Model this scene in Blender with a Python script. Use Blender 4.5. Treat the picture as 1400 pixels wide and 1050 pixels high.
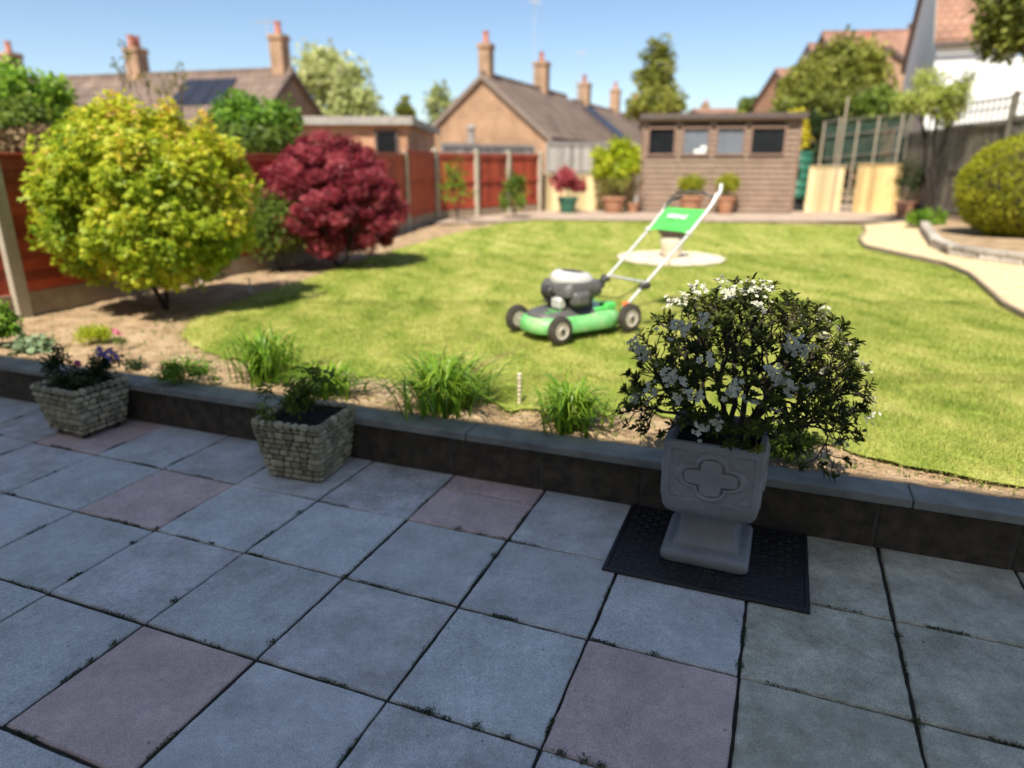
import bpy, bmesh, math, random
import numpy as np
from mathutils import Vector, Matrix
R=math.radians; PI=math.pi
random.seed(7); rng=np.random.default_rng(11)
for o in list(bpy.data.objects): bpy.data.objects.remove(o)
C=bpy.context.scene.collection; SC=bpy.context.scene

# ---------------------------------------------------------------- camera
F=930.9; PIT=R(18.05); H=1.4115
cd=bpy.data.cameras.new('camera'); cam=bpy.data.objects.new('camera',cd); C.objects.link(cam)
cam.location=(0,0,H); cam.rotation_euler=(PI/2-PIT,0,0)
cd.sensor_width=36; cd.lens=36*F/1400; cd.clip_start=.05; cd.clip_end=3000
cd.dof.use_dof=True; cd.dof.focus_distance=2.06; cd.dof.aperture_fstop=cd.lens/1000/.0195
SC.camera=cam
# ---------------------------------------------------------------- light
SUN_EL=R(55); SH=Vector((.35,.937))            # horizontal direction the shadows run
SKY=.077; SUNS=3.9
w=bpy.data.worlds.new('World'); SC.world=w; w.use_nodes=True
nt=w.node_tree; bg=nt.nodes['Background']
sky=nt.nodes.new('ShaderNodeTexSky'); sky.sky_type='NISHITA'; sky.sun_disc=False
sky.sun_elevation=SUN_EL; sky.sun_rotation=math.atan2(-SH.x,-SH.y)
sky.altitude=50; sky.air_density=.9; sky.dust_density=.3; sky.ozone_density=2.0
nt.links.new(sky.outputs[0],bg.inputs[0]); bg.inputs[1].default_value=SKY
sl=bpy.data.lights.new('sun','SUN'); sl.energy=SUNS; sl.angle=R(.5); sl.color=(1,.94,.83)
so=bpy.data.objects.new('sun',sl); C.objects.link(so)
so.rotation_euler=Vector((SH.x*math.cos(SUN_EL),SH.y*math.cos(SUN_EL),-math.sin(SUN_EL))).to_track_quat('-Z','Y').to_euler()
SC.view_settings.view_transform='Standard'; SC.view_settings.look='None'
SC.view_settings.exposure=1.0; SC.view_settings.gamma=1

# ---------------------------------------------------------------- helpers
def bp(u,v,z=0,y=None):                        # photo pixel -> point on level z, or at depth y
    a=(u-700)/F; b=(525-v)/F
    d=Vector((a,math.cos(PIT)+b*math.sin(PIT),-math.sin(PIT)+b*math.cos(PIT)))
    t=(z-H)/d.z if y is None else y/d.y
    return Vector((0,0,H))+d*t
GA=R(-21.38)                                   # the paving grid's turn
def GR(i,j,z=0):
    dx=(i-3.9465)*.45; dy=(j+2.8618)*.45
    return Vector((dx*.9312+dy*.3646,-dx*.3646+dy*.9312,z))
LZ=.245

def newmesh(name,V,Fs,mats,tint=None,midx=None,smooth=False,parent=None,loc=None,rot=None,col=None):
    """V Nx3, Fs: list of faces or (M,k) array"""
    me=bpy.data.meshes.new(name)
    V=np.asarray(V,dtype=np.float32)
    if isinstance(Fs,np.ndarray):
        m,k=Fs.shape
        me.vertices.add(len(V)); me.vertices.foreach_set('co',V.ravel())
        me.loops.add(m*k); me.loops.foreach_set('vertex_index',Fs.astype(np.int32).ravel())
        me.polygons.add(m); me.polygons.foreach_set('loop_start',np.arange(0,m*k,k,dtype=np.int32))
        me.update(calc_edges=True)
    else:
        me.from_pydata(V.tolist(),[],Fs)
    if not isinstance(mats,(list,tuple)): mats=[mats]
    for m_ in mats: me.materials.append(m_)
    if midx is not None: me.polygons.foreach_set('material_index',np.asarray(midx,dtype=np.int32))
    if smooth: me.polygons.foreach_set('use_smooth',np.ones(len(me.polygons),dtype=bool))
    if tint is not None:
        at=me.attributes.new('tint','FLOAT','POINT'); at.data.foreach_set('value',np.asarray(tint,dtype=np.float32))
    if col is not None:
        at=me.attributes.new('col','FLOAT_COLOR','POINT'); at.data.foreach_set('color',np.asarray(col,dtype=np.float32).ravel())
    me.validate()
    o=bpy.data.objects.new(name,me); C.objects.link(o)
    if parent: o.parent=parent
    if loc is not None: o.location=loc
    if rot is not None: o.rotation_euler=(0,0,rot)
    return o
def tag(o,label=None,cat=None,group=None,kind=None):
    if label: o['label']=label
    if cat: o['category']=cat
    if group: o['group']=group
    if kind: o['kind']=kind
    return o
def thing(name,label,cat,loc=(0,0,0),rotz=0,group=None):
    o=bpy.data.objects.new(name,None); C.objects.link(o); o.empty_display_size=.1
    o.location=loc; o.rotation_euler=(0,0,rotz)
    return tag(o,label,cat,group)
class MB:
    def __init__(s): s.v=[]; s.f=[]; s.m=[]; s.t=[]
    def add(s,vs,fs,m=0,t=.5):
        vs=list(vs); s.pt=getattr(s,'pt',[]); s.pt+=[t]*len(vs); b=len(s.v); s.v+= [tuple(x) for x in vs]; s.f+=[tuple(b+i for i in f) for f in fs]; s.m+=[m]*len(fs); s.t+=[t]*len(vs); return s
    def box(s,c,d,rz=0,m=0,t=.5,M=None,taper=1):
        x,y,z=[k/2 for k in d]; vs=[]
        for sz in (-1,1):
            k=taper if sz>0 else 1
            for sx,sy in ((-1,-1),(1,-1),(1,1),(-1,1)): vs.append(Vector((sx*x*k,sy*y*k,sz*z)))
        Q=(M if M is not None else Matrix.Rotation(rz,3,'Z'))
        vs=[Q@v+Vector(c) for v in vs]
        return s.add(vs,[(3,2,1,0),(4,5,6,7),(0,1,5,4),(1,2,6,5),(2,3,7,6),(3,0,4,7)],m,t)
    def rbox(s,c,d,r=.01,rz=0,m=0,t=.5,M=None):          # box with chamfered edges
        hx,hy,hz=[k/2 for k in d]; r=min(r,hx*.95,hy*.95,hz*.95); vs=[];idx={}
        Q=(M if M is not None else Matrix.Rotation(rz,3,'Z'))
        for sx in (-1,1):
            for sy in (-1,1):
                for sz in (-1,1):
                    for ax,p in enumerate(((hx,hy-r,hz-r),(hx-r,hy,hz-r),(hx-r,hy-r,hz))):
                        idx[(sx,sy,sz,ax)]=len(vs); vs.append(Q@Vector((sx*p[0],sy*p[1],sz*p[2]))+Vector(c))
        I=idx; fs=[]
        for q in (-1,1):
            fs.append([I[(q,a,b,0)] for a,b in ((-1,-1),(1,-1),(1,1),(-1,1))][::q])
            fs.append([I[(a,q,b,1)] for a,b in ((-1,-1),(-1,1),(1,1),(1,-1))][::q])
            fs.append([I[(a,b,q,2)] for a,b in ((-1,-1),(1,-1),(1,1),(-1,1))][::q])
        for a in (-1,1):
            for b in (-1,1):
                fs.append([I[(a,b,-1,0)],I[(a,b,1,0)],I[(a,b,1,1)],I[(a,b,-1,1)]][::a*b])
                fs.append([I[(a,-1,b,0)],I[(a,-1,b,2)],I[(a,1,b,2)],I[(a,1,b,0)]][::a*b])
                fs.append([I[(-1,a,b,1)],I[(1,a,b,1)],I[(1,a,b,2)],I[(-1,a,b,2)]][::a*b])
                for c_ in (-1,1): fs.append([I[(a,b,c_,0)],I[(a,b,c_,1)],I[(a,b,c_,2)]][::a*b*c_])
        return s.add(vs,fs,m,t)
    def tube(s,pts,rad,n=8,m=0,t=.5,caps=True):
        pts=[Vector(p) for p in pts]
        if not isinstance(rad,(list,tuple)): rad=[rad]*len(pts)
        vs=[];fs=[]; up=None
        for i,p in enumerate(pts):
            d=(pts[min(i+1,len(pts)-1)]-pts[max(i-1,0)])
            d=d.normalized() if d.length>1e-9 else Vector((0,0,1))
            if up is None: up=d.orthogonal().normalized()
            else:
                up=up-d*up.dot(d); up=up.normalized() if up.length>1e-6 else d.orthogonal().normalized()
            sd=d.cross(up)
            for k in range(n):
                a=2*PI*k/n; vs.append(p+(up*math.cos(a)+sd*math.sin(a))*rad[i])
        for i in range(len(pts)-1):
            for k in range(n):
                k2=(k+1)%n; fs.append((i*n+k,i*n+k2,(i+1)*n+k2,(i+1)*n+k))
        if caps: fs.append(tuple(range(n))[::-1]); fs.append(tuple((len(pts)-1)*n+k for k in range(n)))
        return s.add(vs,fs,m,t)
    def lathe(s,prof,c=(0,0,0),n=24,m=0,t=.5,M=None,sx=1,sy=1,caps=True):
        vs=[];fs=[]
        for r,z in prof:
            for k in range(n):
                a=2*PI*k/n; v=Vector((r*math.cos(a)*sx,r*math.sin(a)*sy,z))
                if M is not None: v=M@v
                vs.append(v+Vector(c))
        for i in range(len(prof)-1):
            for k in range(n):
                k2=(k+1)%n; fs.append((i*n+k,i*n+k2,(i+1)*n+k2,(i+1)*n+k))
        if caps: fs.append(tuple(range(n))[::-1]); fs.append(tuple((len(prof)-1)*n+k for k in range(n)))
        return s.add(vs,fs,m,t)
    def prism(s,poly,z0,z1,m=0,t=.5,M=None,c=(0,0,0)):
        n=len(poly); vs=[Vector((x,y,z0)) for x,y in poly]+[Vector((x,y,z1)) for x,y in poly]
        if M is not None: vs=[M@v for v in vs]
        vs=[v+Vector(c) for v in vs]
        fs=[tuple(range(n))[::-1],tuple(range(n,2*n))]+[(i,(i+1)%n,n+(i+1)%n,n+i) for i in range(n)]
        return s.add(vs,fs,m,t)
    def loft(s,rings,m=0,t=.5,caps=True):                # rings of equal length
        n=len(rings[0]); vs=[p for r in rings for p in r]; fs=[]
        for i in range(len(rings)-1):
            for k in range(n):
                k2=(k+1)%n; fs.append((i*n+k,i*n+k2,(i+1)*n+k2,(i+1)*n+k))
        if caps: fs.append(tuple(range(n))[::-1]); fs.append(tuple((len(rings)-1)*n+k for k in range(n)))
        return s.add(vs,fs,m,t)
    def build(s,name,mats,parent=None,smooth=False,bevel=0,loc=None,rot=None,seg=2,tint=False):
        o=newmesh(name,s.v,s.f,mats,midx=s.m,parent=parent,loc=loc,rot=rot,tint=(getattr(s,'pt',[]) if len(getattr(s,'pt',[]))==len(s.v) else [.5]*len(s.v)))
        bm=bmesh.new(); bm.from_mesh(o.data); bmesh.ops.recalc_face_normals(bm,faces=bm.faces); bm.to_mesh(o.data); bm.free()
        if bevel:
            b=o.modifiers.new('bevel','BEVEL'); b.width=bevel; b.segments=seg; b.limit_method='ANGLE'; b.angle_limit=R(35)
        if smooth:
            o.data.polygons.foreach_set('use_smooth',np.ones(len(o.data.polygons),dtype=bool))
            if smooth!='full':
                o.data.set_sharp_from_angle(angle=R(smooth if smooth is not True else 40))
        return o
def rrect(hx,hy,r,z,n=5,c=(0,0)):                         # rounded rectangle ring
    out=[]
    for q,(sx,sy) in enumerate(((1,1),(-1,1),(-1,-1),(1,-1))):
        for k in range(n):
            a=q*PI/2+k/(n-1)*PI/2
            out.append(Vector((c[0]+sx*(hx-r)+r*math.cos(a),c[1]+sy*(hy-r)+r*math.sin(a),z)))
    return out

# ---------------------------------------------------------------- materials
def _n(nt,t,**k):
    n=nt.nodes.new(t)
    for a,b in k.items(): setattr(n,a,b)
    return n
def ramp(nt,stops):
    r=_n(nt,'ShaderNodeValToRGB'); e=r.color_ramp.elements
    while len(e)<len(stops): e.new(.5)
    for x,(p,c) in zip(e,stops): x.position=p; x.color=(*c,1)
    return r
def mat(name,cols,scale=4,rough=.8,bump=.3,bscale=60,metal=0,detail=6,spec=.5,attr=None,coat=0,dist=0,bdist=.004):
    """noise mottled surface; cols = 2..4 colours"""
    m=bpy.data.materials.new(name); m.use_nodes=True; nt=m.node_tree; L=nt.links
    p=nt.nodes['Principled BSDF']; tc=_n(nt,'ShaderNodeTexCoord')
    n=_n(nt,'ShaderNodeTexNoise'); n.inputs['Scale'].default_value=scale; n.inputs['Detail'].default_value=detail; n.inputs['Roughness'].default_value=.65; n.inputs['Distortion'].default_value=dist
    L.new(tc.outputs['Object'],n.inputs['Vector'])
    k=len(cols)
    rp=ramp(nt,[(.32+.36*i/max(1,k-1),c) for i,c in enumerate(cols)])
    L.new(n.outputs['Fac'],rp.inputs[0]); out=rp.outputs[0]
    if attr:
        a=_n(nt,'ShaderNodeAttribute'); a.attribute_name=attr
        mr=_n(nt,'ShaderNodeMapRange'); mr.inputs['To Min'].default_value=.65; mr.inputs['To Max'].default_value=1.35
        L.new(a.outputs['Fac'],mr.inputs['Value'])
        mx=_n(nt,'ShaderNodeVectorMath',operation='SCALE'); L.new(out,mx.inputs[0]); L.new(mr.outputs[0],mx.inputs['Scale']); out=mx.outputs[0]
    L.new(out,p.inputs['Base Color'])
    p.inputs['Roughness'].default_value=rough; p.inputs['Metallic'].default_value=metal; p.inputs['Specular IOR Level'].default_value=spec
    p.inputs['Coat Weight'].default_value=coat
    if bump:
        n2=_n(nt,'ShaderNodeTexNoise'); n2.inputs['Scale'].default_value=bscale; n2.inputs['Detail'].default_value=8
        L.new(tc.outputs['Object'],n2.inputs['Vector'])
        b=_n(nt,'ShaderNodeBump'); b.inputs['Strength'].default_value=bump; b.inputs['Distance'].default_value=bdist
        L.new(n2.outputs['Fac'],b.inputs['Height']); L.new(b.outputs[0],p.inputs['Normal'])
    return m
def leafmat(name,stops,rough=.5,trans=.35,tcol=None,nscale=None,spec=.35):
    m=bpy.data.materials.new(name); m.use_nodes=True; nt=m.node_tree; L=nt.links
    p=nt.nodes['Principled BSDF']; out=nt.nodes['Material Output']
    a=_n(nt,'ShaderNodeAttribute'); a.attribute_name='tint'
    fac=a.outputs['Fac']
    if nscale:
        tc=_n(nt,'ShaderNodeTexCoord'); n=_n(nt,'ShaderNodeTexNoise'); n.inputs['Scale'].default_value=nscale; n.inputs['Detail'].default_value=3
        L.new(tc.outputs['Object'],n.inputs['Vector'])
        mm=_n(nt,'ShaderNodeMath',operation='MULTIPLY_ADD'); L.new(n.outputs['Fac'],mm.inputs[0]); mm.inputs[1].default_value=1.6
        ms=_n(nt,'ShaderNodeMath',operation='MULTIPLY_ADD'); L.new(fac,ms.inputs[0]); ms.inputs[1].default_value=.7; ms.inputs[2].default_value=-.65
        L.new(ms.outputs[0],mm.inputs[2]); fac=mm.outputs[0]
    rp=ramp(nt,stops); L.new(fac,rp.inputs[0]); L.new(rp.outputs[0],p.inputs['Base Color'])
    p.inputs['Roughness'].default_value=rough; p.inputs['Specular IOR Level'].default_value=spec
    t=_n(nt,'ShaderNodeBsdfTranslucent')
    if tcol: t.inputs[0].default_value=(*tcol,1)
    else: L.new(rp.outputs[0],t.inputs[0])
    mx=_n(nt,'ShaderNodeMixShader'); mx.inputs[0].default_value=trans
    L.new(p.outputs[0],mx.inputs[1]); L.new(t.outputs[0],mx.inputs[2]); L.new(mx.outputs[0],out.inputs['Surface'])
    return m
def brickmat(name,c1,c2,mortar,bw=.225,bh=.075,ms=.012,rough=.9,dirt=.35):
    """courses run along the object's horizontal axes; projected by the face's own direction"""
    m=bpy.data.materials.new(name); m.use_nodes=True; nt=m.node_tree; L=nt.links; p=nt.nodes['Principled BSDF']
    tc=_n(nt,'ShaderNodeTexCoord'); sx=_n(nt,'ShaderNodeSeparateXYZ'); L.new(tc.outputs['Object'],sx.inputs[0])
    sn=_n(nt,'ShaderNodeSeparateXYZ'); L.new(tc.outputs['Normal'],sn.inputs[0])
    ab=_n(nt,'ShaderNodeMath',operation='ABSOLUTE'); L.new(sn.outputs[0],ab.inputs[0])
    gt=_n(nt,'ShaderNodeMath',operation='GREATER_THAN'); L.new(ab.outputs[0],gt.inputs[0]); gt.inputs[1].default_value=.7
    mx=_n(nt,'ShaderNodeMix'); L.new(gt.outputs[0],mx.inputs[0]); L.new(sx.outputs[0],mx.inputs[2]); L.new(sx.outputs[1],mx.inputs[3])
    cb=_n(nt,'ShaderNodeCombineXYZ'); L.new(mx.outputs[0],cb.inputs[0]); L.new(sx.outputs[2],cb.inputs[1])
    b=_n(nt,'ShaderNodeTexBrick'); L.new(cb.outputs[0],b.inputs['Vector']); b.inputs['Scale'].default_value=1
    b.inputs['Brick Width'].default_value=bw; b.inputs['Row Height'].default_value=bh; b.inputs['Mortar Size'].default_value=ms; b.inputs['Mortar Smooth'].default_value=.2
    b.inputs['Color1'].default_value=(*c1,1); b.inputs['Color2'].default_value=(*c2,1); b.inputs['Mortar'].default_value=(*mortar,1)
    n=_n(nt,'ShaderNodeTexNoise'); n.inputs['Scale'].default_value=1.3; n.inputs['Detail'].default_value=8; L.new(tc.outputs['Object'],n.inputs['Vector'])
    mr=_n(nt,'ShaderNodeMapRange'); mr.inputs['From Min'].default_value=.3; mr.inputs['From Max'].default_value=.7; mr.inputs['To Min'].default_value=1-dirt; mr.inputs['To Max'].default_value=1+dirt*.5
    L.new(n.outputs['Fac'],mr.inputs[0])
    vm=_n(nt,'ShaderNodeVectorMath',operation='SCALE'); L.new(b.outputs['Color'],vm.inputs[0]); L.new(mr.outputs[0],vm.inputs['Scale'])
    L.new(vm.outputs[0],p.inputs['Base Color']); p.inputs['Roughness'].default_value=rough
    bu=_n(nt,'ShaderNodeBump'); bu.inputs['Strength'].default_value=.5; bu.inputs['Distance'].default_value=.01; bu.invert=True
    L.new(b.outputs['Fac'],bu.inputs['Height']); L.new(bu.outputs[0],p.inputs['Normal'])
    return m
def slabmat():
    m=bpy.data.materials.new('paving_concrete'); m.use_nodes=True; nt=m.node_tree; L=nt.links; p=nt.nodes['Principled BSDF']
    tc=_n(nt,'ShaderNodeTexCoord'); a=_n(nt,'ShaderNodeAttribute'); a.attribute_name='col'
    def noise(s,d=4,r=.6):
        n=_n(nt,'ShaderNodeTexNoise'); n.inputs['Scale'].default_value=s; n.inputs['Detail'].default_value=d; n.inputs['Roughness'].default_value=r; L.new(tc.outputs['Object'],n.inputs['Vector']); return n.outputs['Fac']
    def mr(x,f0,f1,t0,t1):
        n=_n(nt,'ShaderNodeMapRange'); L.new(x,n.inputs[0])
        for k,v in zip(('From Min','From Max','To Min','To Max'),(f0,f1,t0,t1)): n.inputs[k].default_value=v
        return n.outputs[0]
    def mul(x,y):
        n=_n(nt,'ShaderNodeMath',operation='MULTIPLY'); L.new(x,n.inputs[0]); L.new(y,n.inputs[1]); return n.outputs[0]
    f=mul(mul(mr(noise(240,4,.8),.3,.7,.5,1.55),mr(noise(4.5,8,.75),.35,.68,.76,1.14)),mr(noise(38,5),.3,.7,.91,1.08))
    f=mul(f,mr(noise(150,2),.70,.77,1,.42))                     # dark pits
    vo=_n(nt,'ShaderNodeTexVoronoi'); vo.inputs['Scale'].default_value=9; L.new(tc.outputs['Object'],vo.inputs['Vector'])
    f=mul(f,mr(vo.outputs['Distance'],.035,.06,.55,1))          # stray spots
    f=mul(f,mr(noise(1.7,7,.75),.56,.72,1,.72))                 # weathered patches
    wm=mul(mr(noise(5.5,8,.75),.42,.62,0,1),a.outputs['Alpha'])
    mc_=_n(nt,'ShaderNodeMix'); mc_.data_type='RGBA'; L.new(wm,mc_.inputs[0]); L.new(a.outputs['Color'],mc_.inputs[6]); mc_.inputs[7].default_value=(.27,.22,.13,1)
    v=_n(nt,'ShaderNodeVectorMath',operation='SCALE'); L.new(mc_.outputs[2],v.inputs[0]); L.new(f,v.inputs['Scale'])
    L.new(v.outputs[0],p.inputs['Base Color']); p.inputs['Roughness'].default_value=.82
    b=_n(nt,'ShaderNodeBump'); b.inputs['Strength'].default_value=.8; b.inputs['Distance'].default_value=.003
    L.new(noise(260,4),b.inputs['Height']); L.new(b.outputs[0],p.inputs['Normal'])
    return m
def lawnmat(name,blades=False):
    m=bpy.data.materials.new(name); m.use_nodes=True; nt=m.node_tree; L=nt.links; p=nt.nodes['Principled BSDF']; out=nt.nodes['Material Output']
    tc=_n(nt,'ShaderNodeTexCoord')
    def noise(s,d=4,vec=None):
        n=_n(nt,'ShaderNodeTexNoise'); n.inputs['Scale'].default_value=s; n.inputs['Detail'].default_value=d; L.new(vec or tc.outputs['Object'],n.inputs['Vector']); return n.outputs['Fac']
    mp=_n(nt,'ShaderNodeMapping'); mp.inputs['Rotation'].default_value=(0,0,R(38)); mp.inputs['Scale'].default_value=(2.2,.55,1); L.new(tc.outputs['Object'],mp.inputs[0])
    s=_n(nt,'ShaderNodeMath',operation='MULTIPLY_ADD'); L.new(noise(1.5,5,mp.outputs[0]),s.inputs[0]); s.inputs[1].default_value=.62
    s2=_n(nt,'ShaderNodeMath',operation='MULTIPLY'); L.new(noise(5,5),s2.inputs[0]); s2.inputs[1].default_value=.42; L.new(s2.outputs[0],s.inputs[2])
    wv=_n(nt,'ShaderNodeTexWave'); wv.inputs['Scale'].default_value=.62; wv.inputs['Distortion'].default_value=1.6; wv.inputs['Detail'].default_value=3; wv.inputs['Detail Scale'].default_value=1.2
    mw=_n(nt,'ShaderNodeMapping'); mw.inputs['Rotation'].default_value=(0,0,R(-28)); L.new(tc.outputs['Object'],mw.inputs[0]); L.new(mw.outputs[0],wv.inputs['Vector'])
    sw_=_n(nt,'ShaderNodeMath',operation='MULTIPLY_ADD'); L.new(wv.outputs['Fac'],sw_.inputs[0]); sw_.inputs[1].default_value=.09; L.new(s.outputs[0],sw_.inputs[2])
    val=sw_.outputs[0]
    if blades:
        a=_n(nt,'ShaderNodeAttribute'); a.attribute_name='tint'
        s3=_n(nt,'ShaderNodeMath',operation='MULTIPLY_ADD'); L.new(a.outputs['Fac'],s3.inputs[0]); s3.inputs[1].default_value=.62; L.new(val,s3.inputs[2])
        s4=_n(nt,'ShaderNodeMath',operation='SUBTRACT'); L.new(s3.outputs[0],s4.inputs[0]); s4.inputs[1].default_value=.31; val=s4.outputs[0]
    rp=ramp(nt,[(.28,(.13,.21,.03)),(.46,(.27,.34,.05)),(.60,(.40,.43,.09)),(.78,(.60,.55,.20))])
    L.new(val,rp.inputs[0]); L.new(rp.outputs[0],p.inputs['Base Color']); p.inputs['Roughness'].default_value=.75; p.inputs['Specular IOR Level'].default_value=.12
    if blades:
        t=_n(nt,'ShaderNodeBsdfTranslucent'); L.new(rp.outputs[0],t.inputs[0]); mx=_n(nt,'ShaderNodeMixShader'); mx.inputs[0].default_value=.4
        L.new(p.outputs[0],mx.inputs[1]); L.new(t.outputs[0],mx.inputs[2]); L.new(mx.outputs[0],out.inputs['Surface'])
    else:
        b=_n(nt,'ShaderNodeBump'); b.inputs['Strength'].default_value=.8; b.inputs['Distance'].default_value=.03; L.new(noise(70,6),b.inputs['Height']); L.new(b.outputs[0],p.inputs['Normal'])
    return m

M={}
M['slab']=slabmat()
M['joint']=mat('joint_dirt',[(.02,.018,.013),(.06,.05,.036)],20,.95,.5,90)
M['earth']=mat('earth',[(.24,.155,.08),(.42,.285,.16),(.54,.40,.24)],5,.95,1,45,bdist=.03,detail=10)
M['gravel']=mat('pale_gravel',[(.52,.38,.20),(.70,.54,.30),(.78,.63,.38)],9,.95,.8,110,bdist=.012,detail=10)
M['deck']=mat('sandy_paving',[(.36,.27,.20),(.47,.36,.27)],2.5,.9,.4,50)
M['lawn']=lawnmat('lawn_turf'); M['blade']=lawnmat('grass_blade',True)
M['block']=mat('dark_block',[(.045,.033,.022),(.085,.063,.042),(.135,.10,.068)],14,.95,1,150,bdist=.006)
M['mortar']=mat('mortar',[(.075,.065,.05),(.12,.105,.08)],30,.95,.6,120)
M['coping']=mat('coping_concrete',[(.16,.155,.135),(.26,.25,.215),(.34,.325,.28)],6,.85,.5,220,bdist=.002,detail=10)
M['urn']=mat('cast_stone',[(.24,.23,.225),(.34,.33,.32)],7,.7,.5,130,bdist=.002,detail=9)
M['stone']=mat('planter_stone',[(.24,.195,.115),(.37,.315,.195),(.46,.40,.265)],22,.9,.8,140,attr='tint',bdist=.003)
M['stonedark']=mat('planter_joint',[(.035,.03,.022),(.07,.058,.042)],30,.95,.5,100)
M['soil']=mat('potting_soil',[(.012,.009,.006),(.035,.025,.017)],30,1,1,90,bdist=.02)
M['iron']=mat('cast_iron',[(.022,.019,.019),(.04,.036,.034)],12,.42,.4,150,metal=.1,bdist=.001)
M['bark']=mat('bark',[(.02,.015,.011),(.055,.04,.03)],30,.9,.8,80)
M['bark2']=mat('pale_bark',[(.12,.09,.06),(.2,.16,.11)],12,.9,.8,40)
M['redwood']=mat('red_stained_board',[(.27,.036,.016),(.39,.065,.028),(.45,.09,.04)],3,.65,.4,70,dist=1.5,attr='tint')
M['post']=mat('concrete_post',[(.36,.31,.23),(.50,.44,.34)],8,.9,.5,140)
M['gboard']=mat('gravel_board',[(.25,.18,.12),(.37,.29,.2)],6,.9,.4,60)
M['brick']=brickmat('orange_brick',(.48,.20,.09),(.57,.28,.14),(.46,.34,.24))
M['brick2']=brickmat('pale_orange_brick',(.40,.20,.10),(.46,.255,.135),(.42,.33,.23))
M['brownbrick']=brickmat('brown_brick',(.22,.13,.085),(.28,.17,.11),(.28,.23,.18))
M['stackbrick']=brickmat('chimney_brick',(.42,.22,.11),(.50,.29,.16),(.42,.33,.24))
M['tile']=brickmat('brown_roof_tile',(.175,.12,.09),(.23,.16,.12),(.10,.07,.055),bw=.3,bh=.3,ms=.02)
M['redtile']=brickmat('red_roof_tile',(.33,.165,.105),(.39,.21,.14),(.16,.09,.06),bw=.25,bh=.2,ms=.015)
M['felt']=mat('roof_felt',[(.2,.16,.13),(.27,.21,.17)],5,.9,.3,40)
M['fascia']=mat('brown_fascia',[(.085,.06,.05),(.13,.095,.08)],6,.7,.2,40)
M['whitewall']=mat('white_render',[(.78,.77,.73),(.83,.82,.78)],2,.9,.2,60)
M['whitetrim']=mat('white_trim',[(.72,.70,.66),(.8,.78,.75)],4,.5,0)
M['pot']=mat('terracotta',[(.42,.20,.11),(.52,.28,.17)],8,.85,.3,60)
M['chimpot']=mat('clay_pot',[(.45,.16,.10),(.55,.22,.15)],8,.85,.2,60)
M['glass']=mat('window_glass',[(.010,.011,.013),(.018,.02,.022)],3,.2,0,spec=.25)
M['curtain']=mat('grey_curtain',[(.13,.145,.17),(.19,.205,.235)],4,.9,.2,20)
M['solar']=mat('solar_panel',[(.02,.022,.032),(.03,.032,.045)],3,.35,0,spec=.4)
M['shed']=mat('brown_shed_board',[(.22,.145,.098),(.28,.19,.132),(.33,.23,.165)],4,.75,.4,60,dist=1)
M['shedtrim']=mat('shed_trim',[(.23,.135,.095),(.29,.18,.13)],5,.7,.3,60)
M['dark']=mat('dark_inside',[(.008,.008,.008),(.014,.013,.012)],4,.9,0)
M['butt']=mat('green_plastic',[(.03,.15,.095),(.045,.19,.125)],5,.4,.1,40)
M['blackplastic']=mat('black_plastic',[(.012,.012,.012),(.03,.03,.03)],12,.55,.1,80)
M['yellowwood']=mat('new_pine_board',[(.62,.42,.17),(.72,.52,.24)],3,.75,.3,50,dist=1.5,attr='tint')
M['creamwood']=mat('cream_board',[(.60,.47,.24),(.70,.57,.33)],3,.8,.3,50,dist=1.5,attr='tint')
M['greywood']=mat('grey_weathered_board',[(.28,.25,.22),(.40,.37,.33)],5,.85,.4,60,dist=1.5,attr='tint')
M['darkwood']=mat('dark_fence_board',[(.11,.095,.07),(.19,.17,.13)],5,.9,.4,60,dist=1.5,attr='tint')
M['pole']=mat('pale_pole',[(.34,.28,.20),(.45,.38,.28)],6,.7,.2,60)
M['net']=mat('green_netting',[(.03,.06,.045),(.05,.09,.065)],40,.9,.4,90)
M['paleslab']=mat('pale_slab',[(.62,.52,.38),(.74,.64,.48)],6,.85,.4,60)
M['bedstone']=mat('grey_edging_stone',[(.32,.28,.23),(.48,.43,.36)],9,.9,.7,70,attr='tint')
M['l_yg']=leafmat('yellow_green_leaf',[(0,(.30,.36,.05)),(.6,(.50,.54,.12)),(1,(.66,.66,.25))],.6,.35)
# mower
M['mgreen']=mat('green_enamel',[(.09,.50,.09),(.11,.56,.11)],6,.35,.03,60,coat=.3)
M['mdeck']=mat('green_deck',[(.10,.40,.10),(.20,.52,.18),(.36,.52,.24)],9,.45,.15,90)
M['mgrey']=mat('grey_plastic',[(.075,.07,.066),(.12,.112,.105)],12,.5,.15,80)
M['mdark']=mat('dark_engine',[(.03,.028,.026),(.06,.055,.05)],15,.45,.2,80)
M['mwhite']=mat('white_cover',[(.50,.48,.44),(.60,.58,.54)],6,.35,.05,60)
M['alu']=mat('aluminium',[(.62,.60,.57),(.72,.70,.67)],14,.35,.05,90,metal=.35)
M['tyre']=mat('tyre_rubber',[(.035,.028,.022),(.075,.06,.045)],20,.85,.4,90)
M['hub']=mat('wheel_hub',[(.42,.36,.29),(.52,.46,.38)],12,.6,.1,60)
M['orange']=mat('orange_plastic',[(.75,.16,.03),(.8,.2,.04)],6,.4,0)
M['textwhite']=mat('white_print',[(.8,.82,.78),(.85,.86,.83)],6,.5,0)
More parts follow.
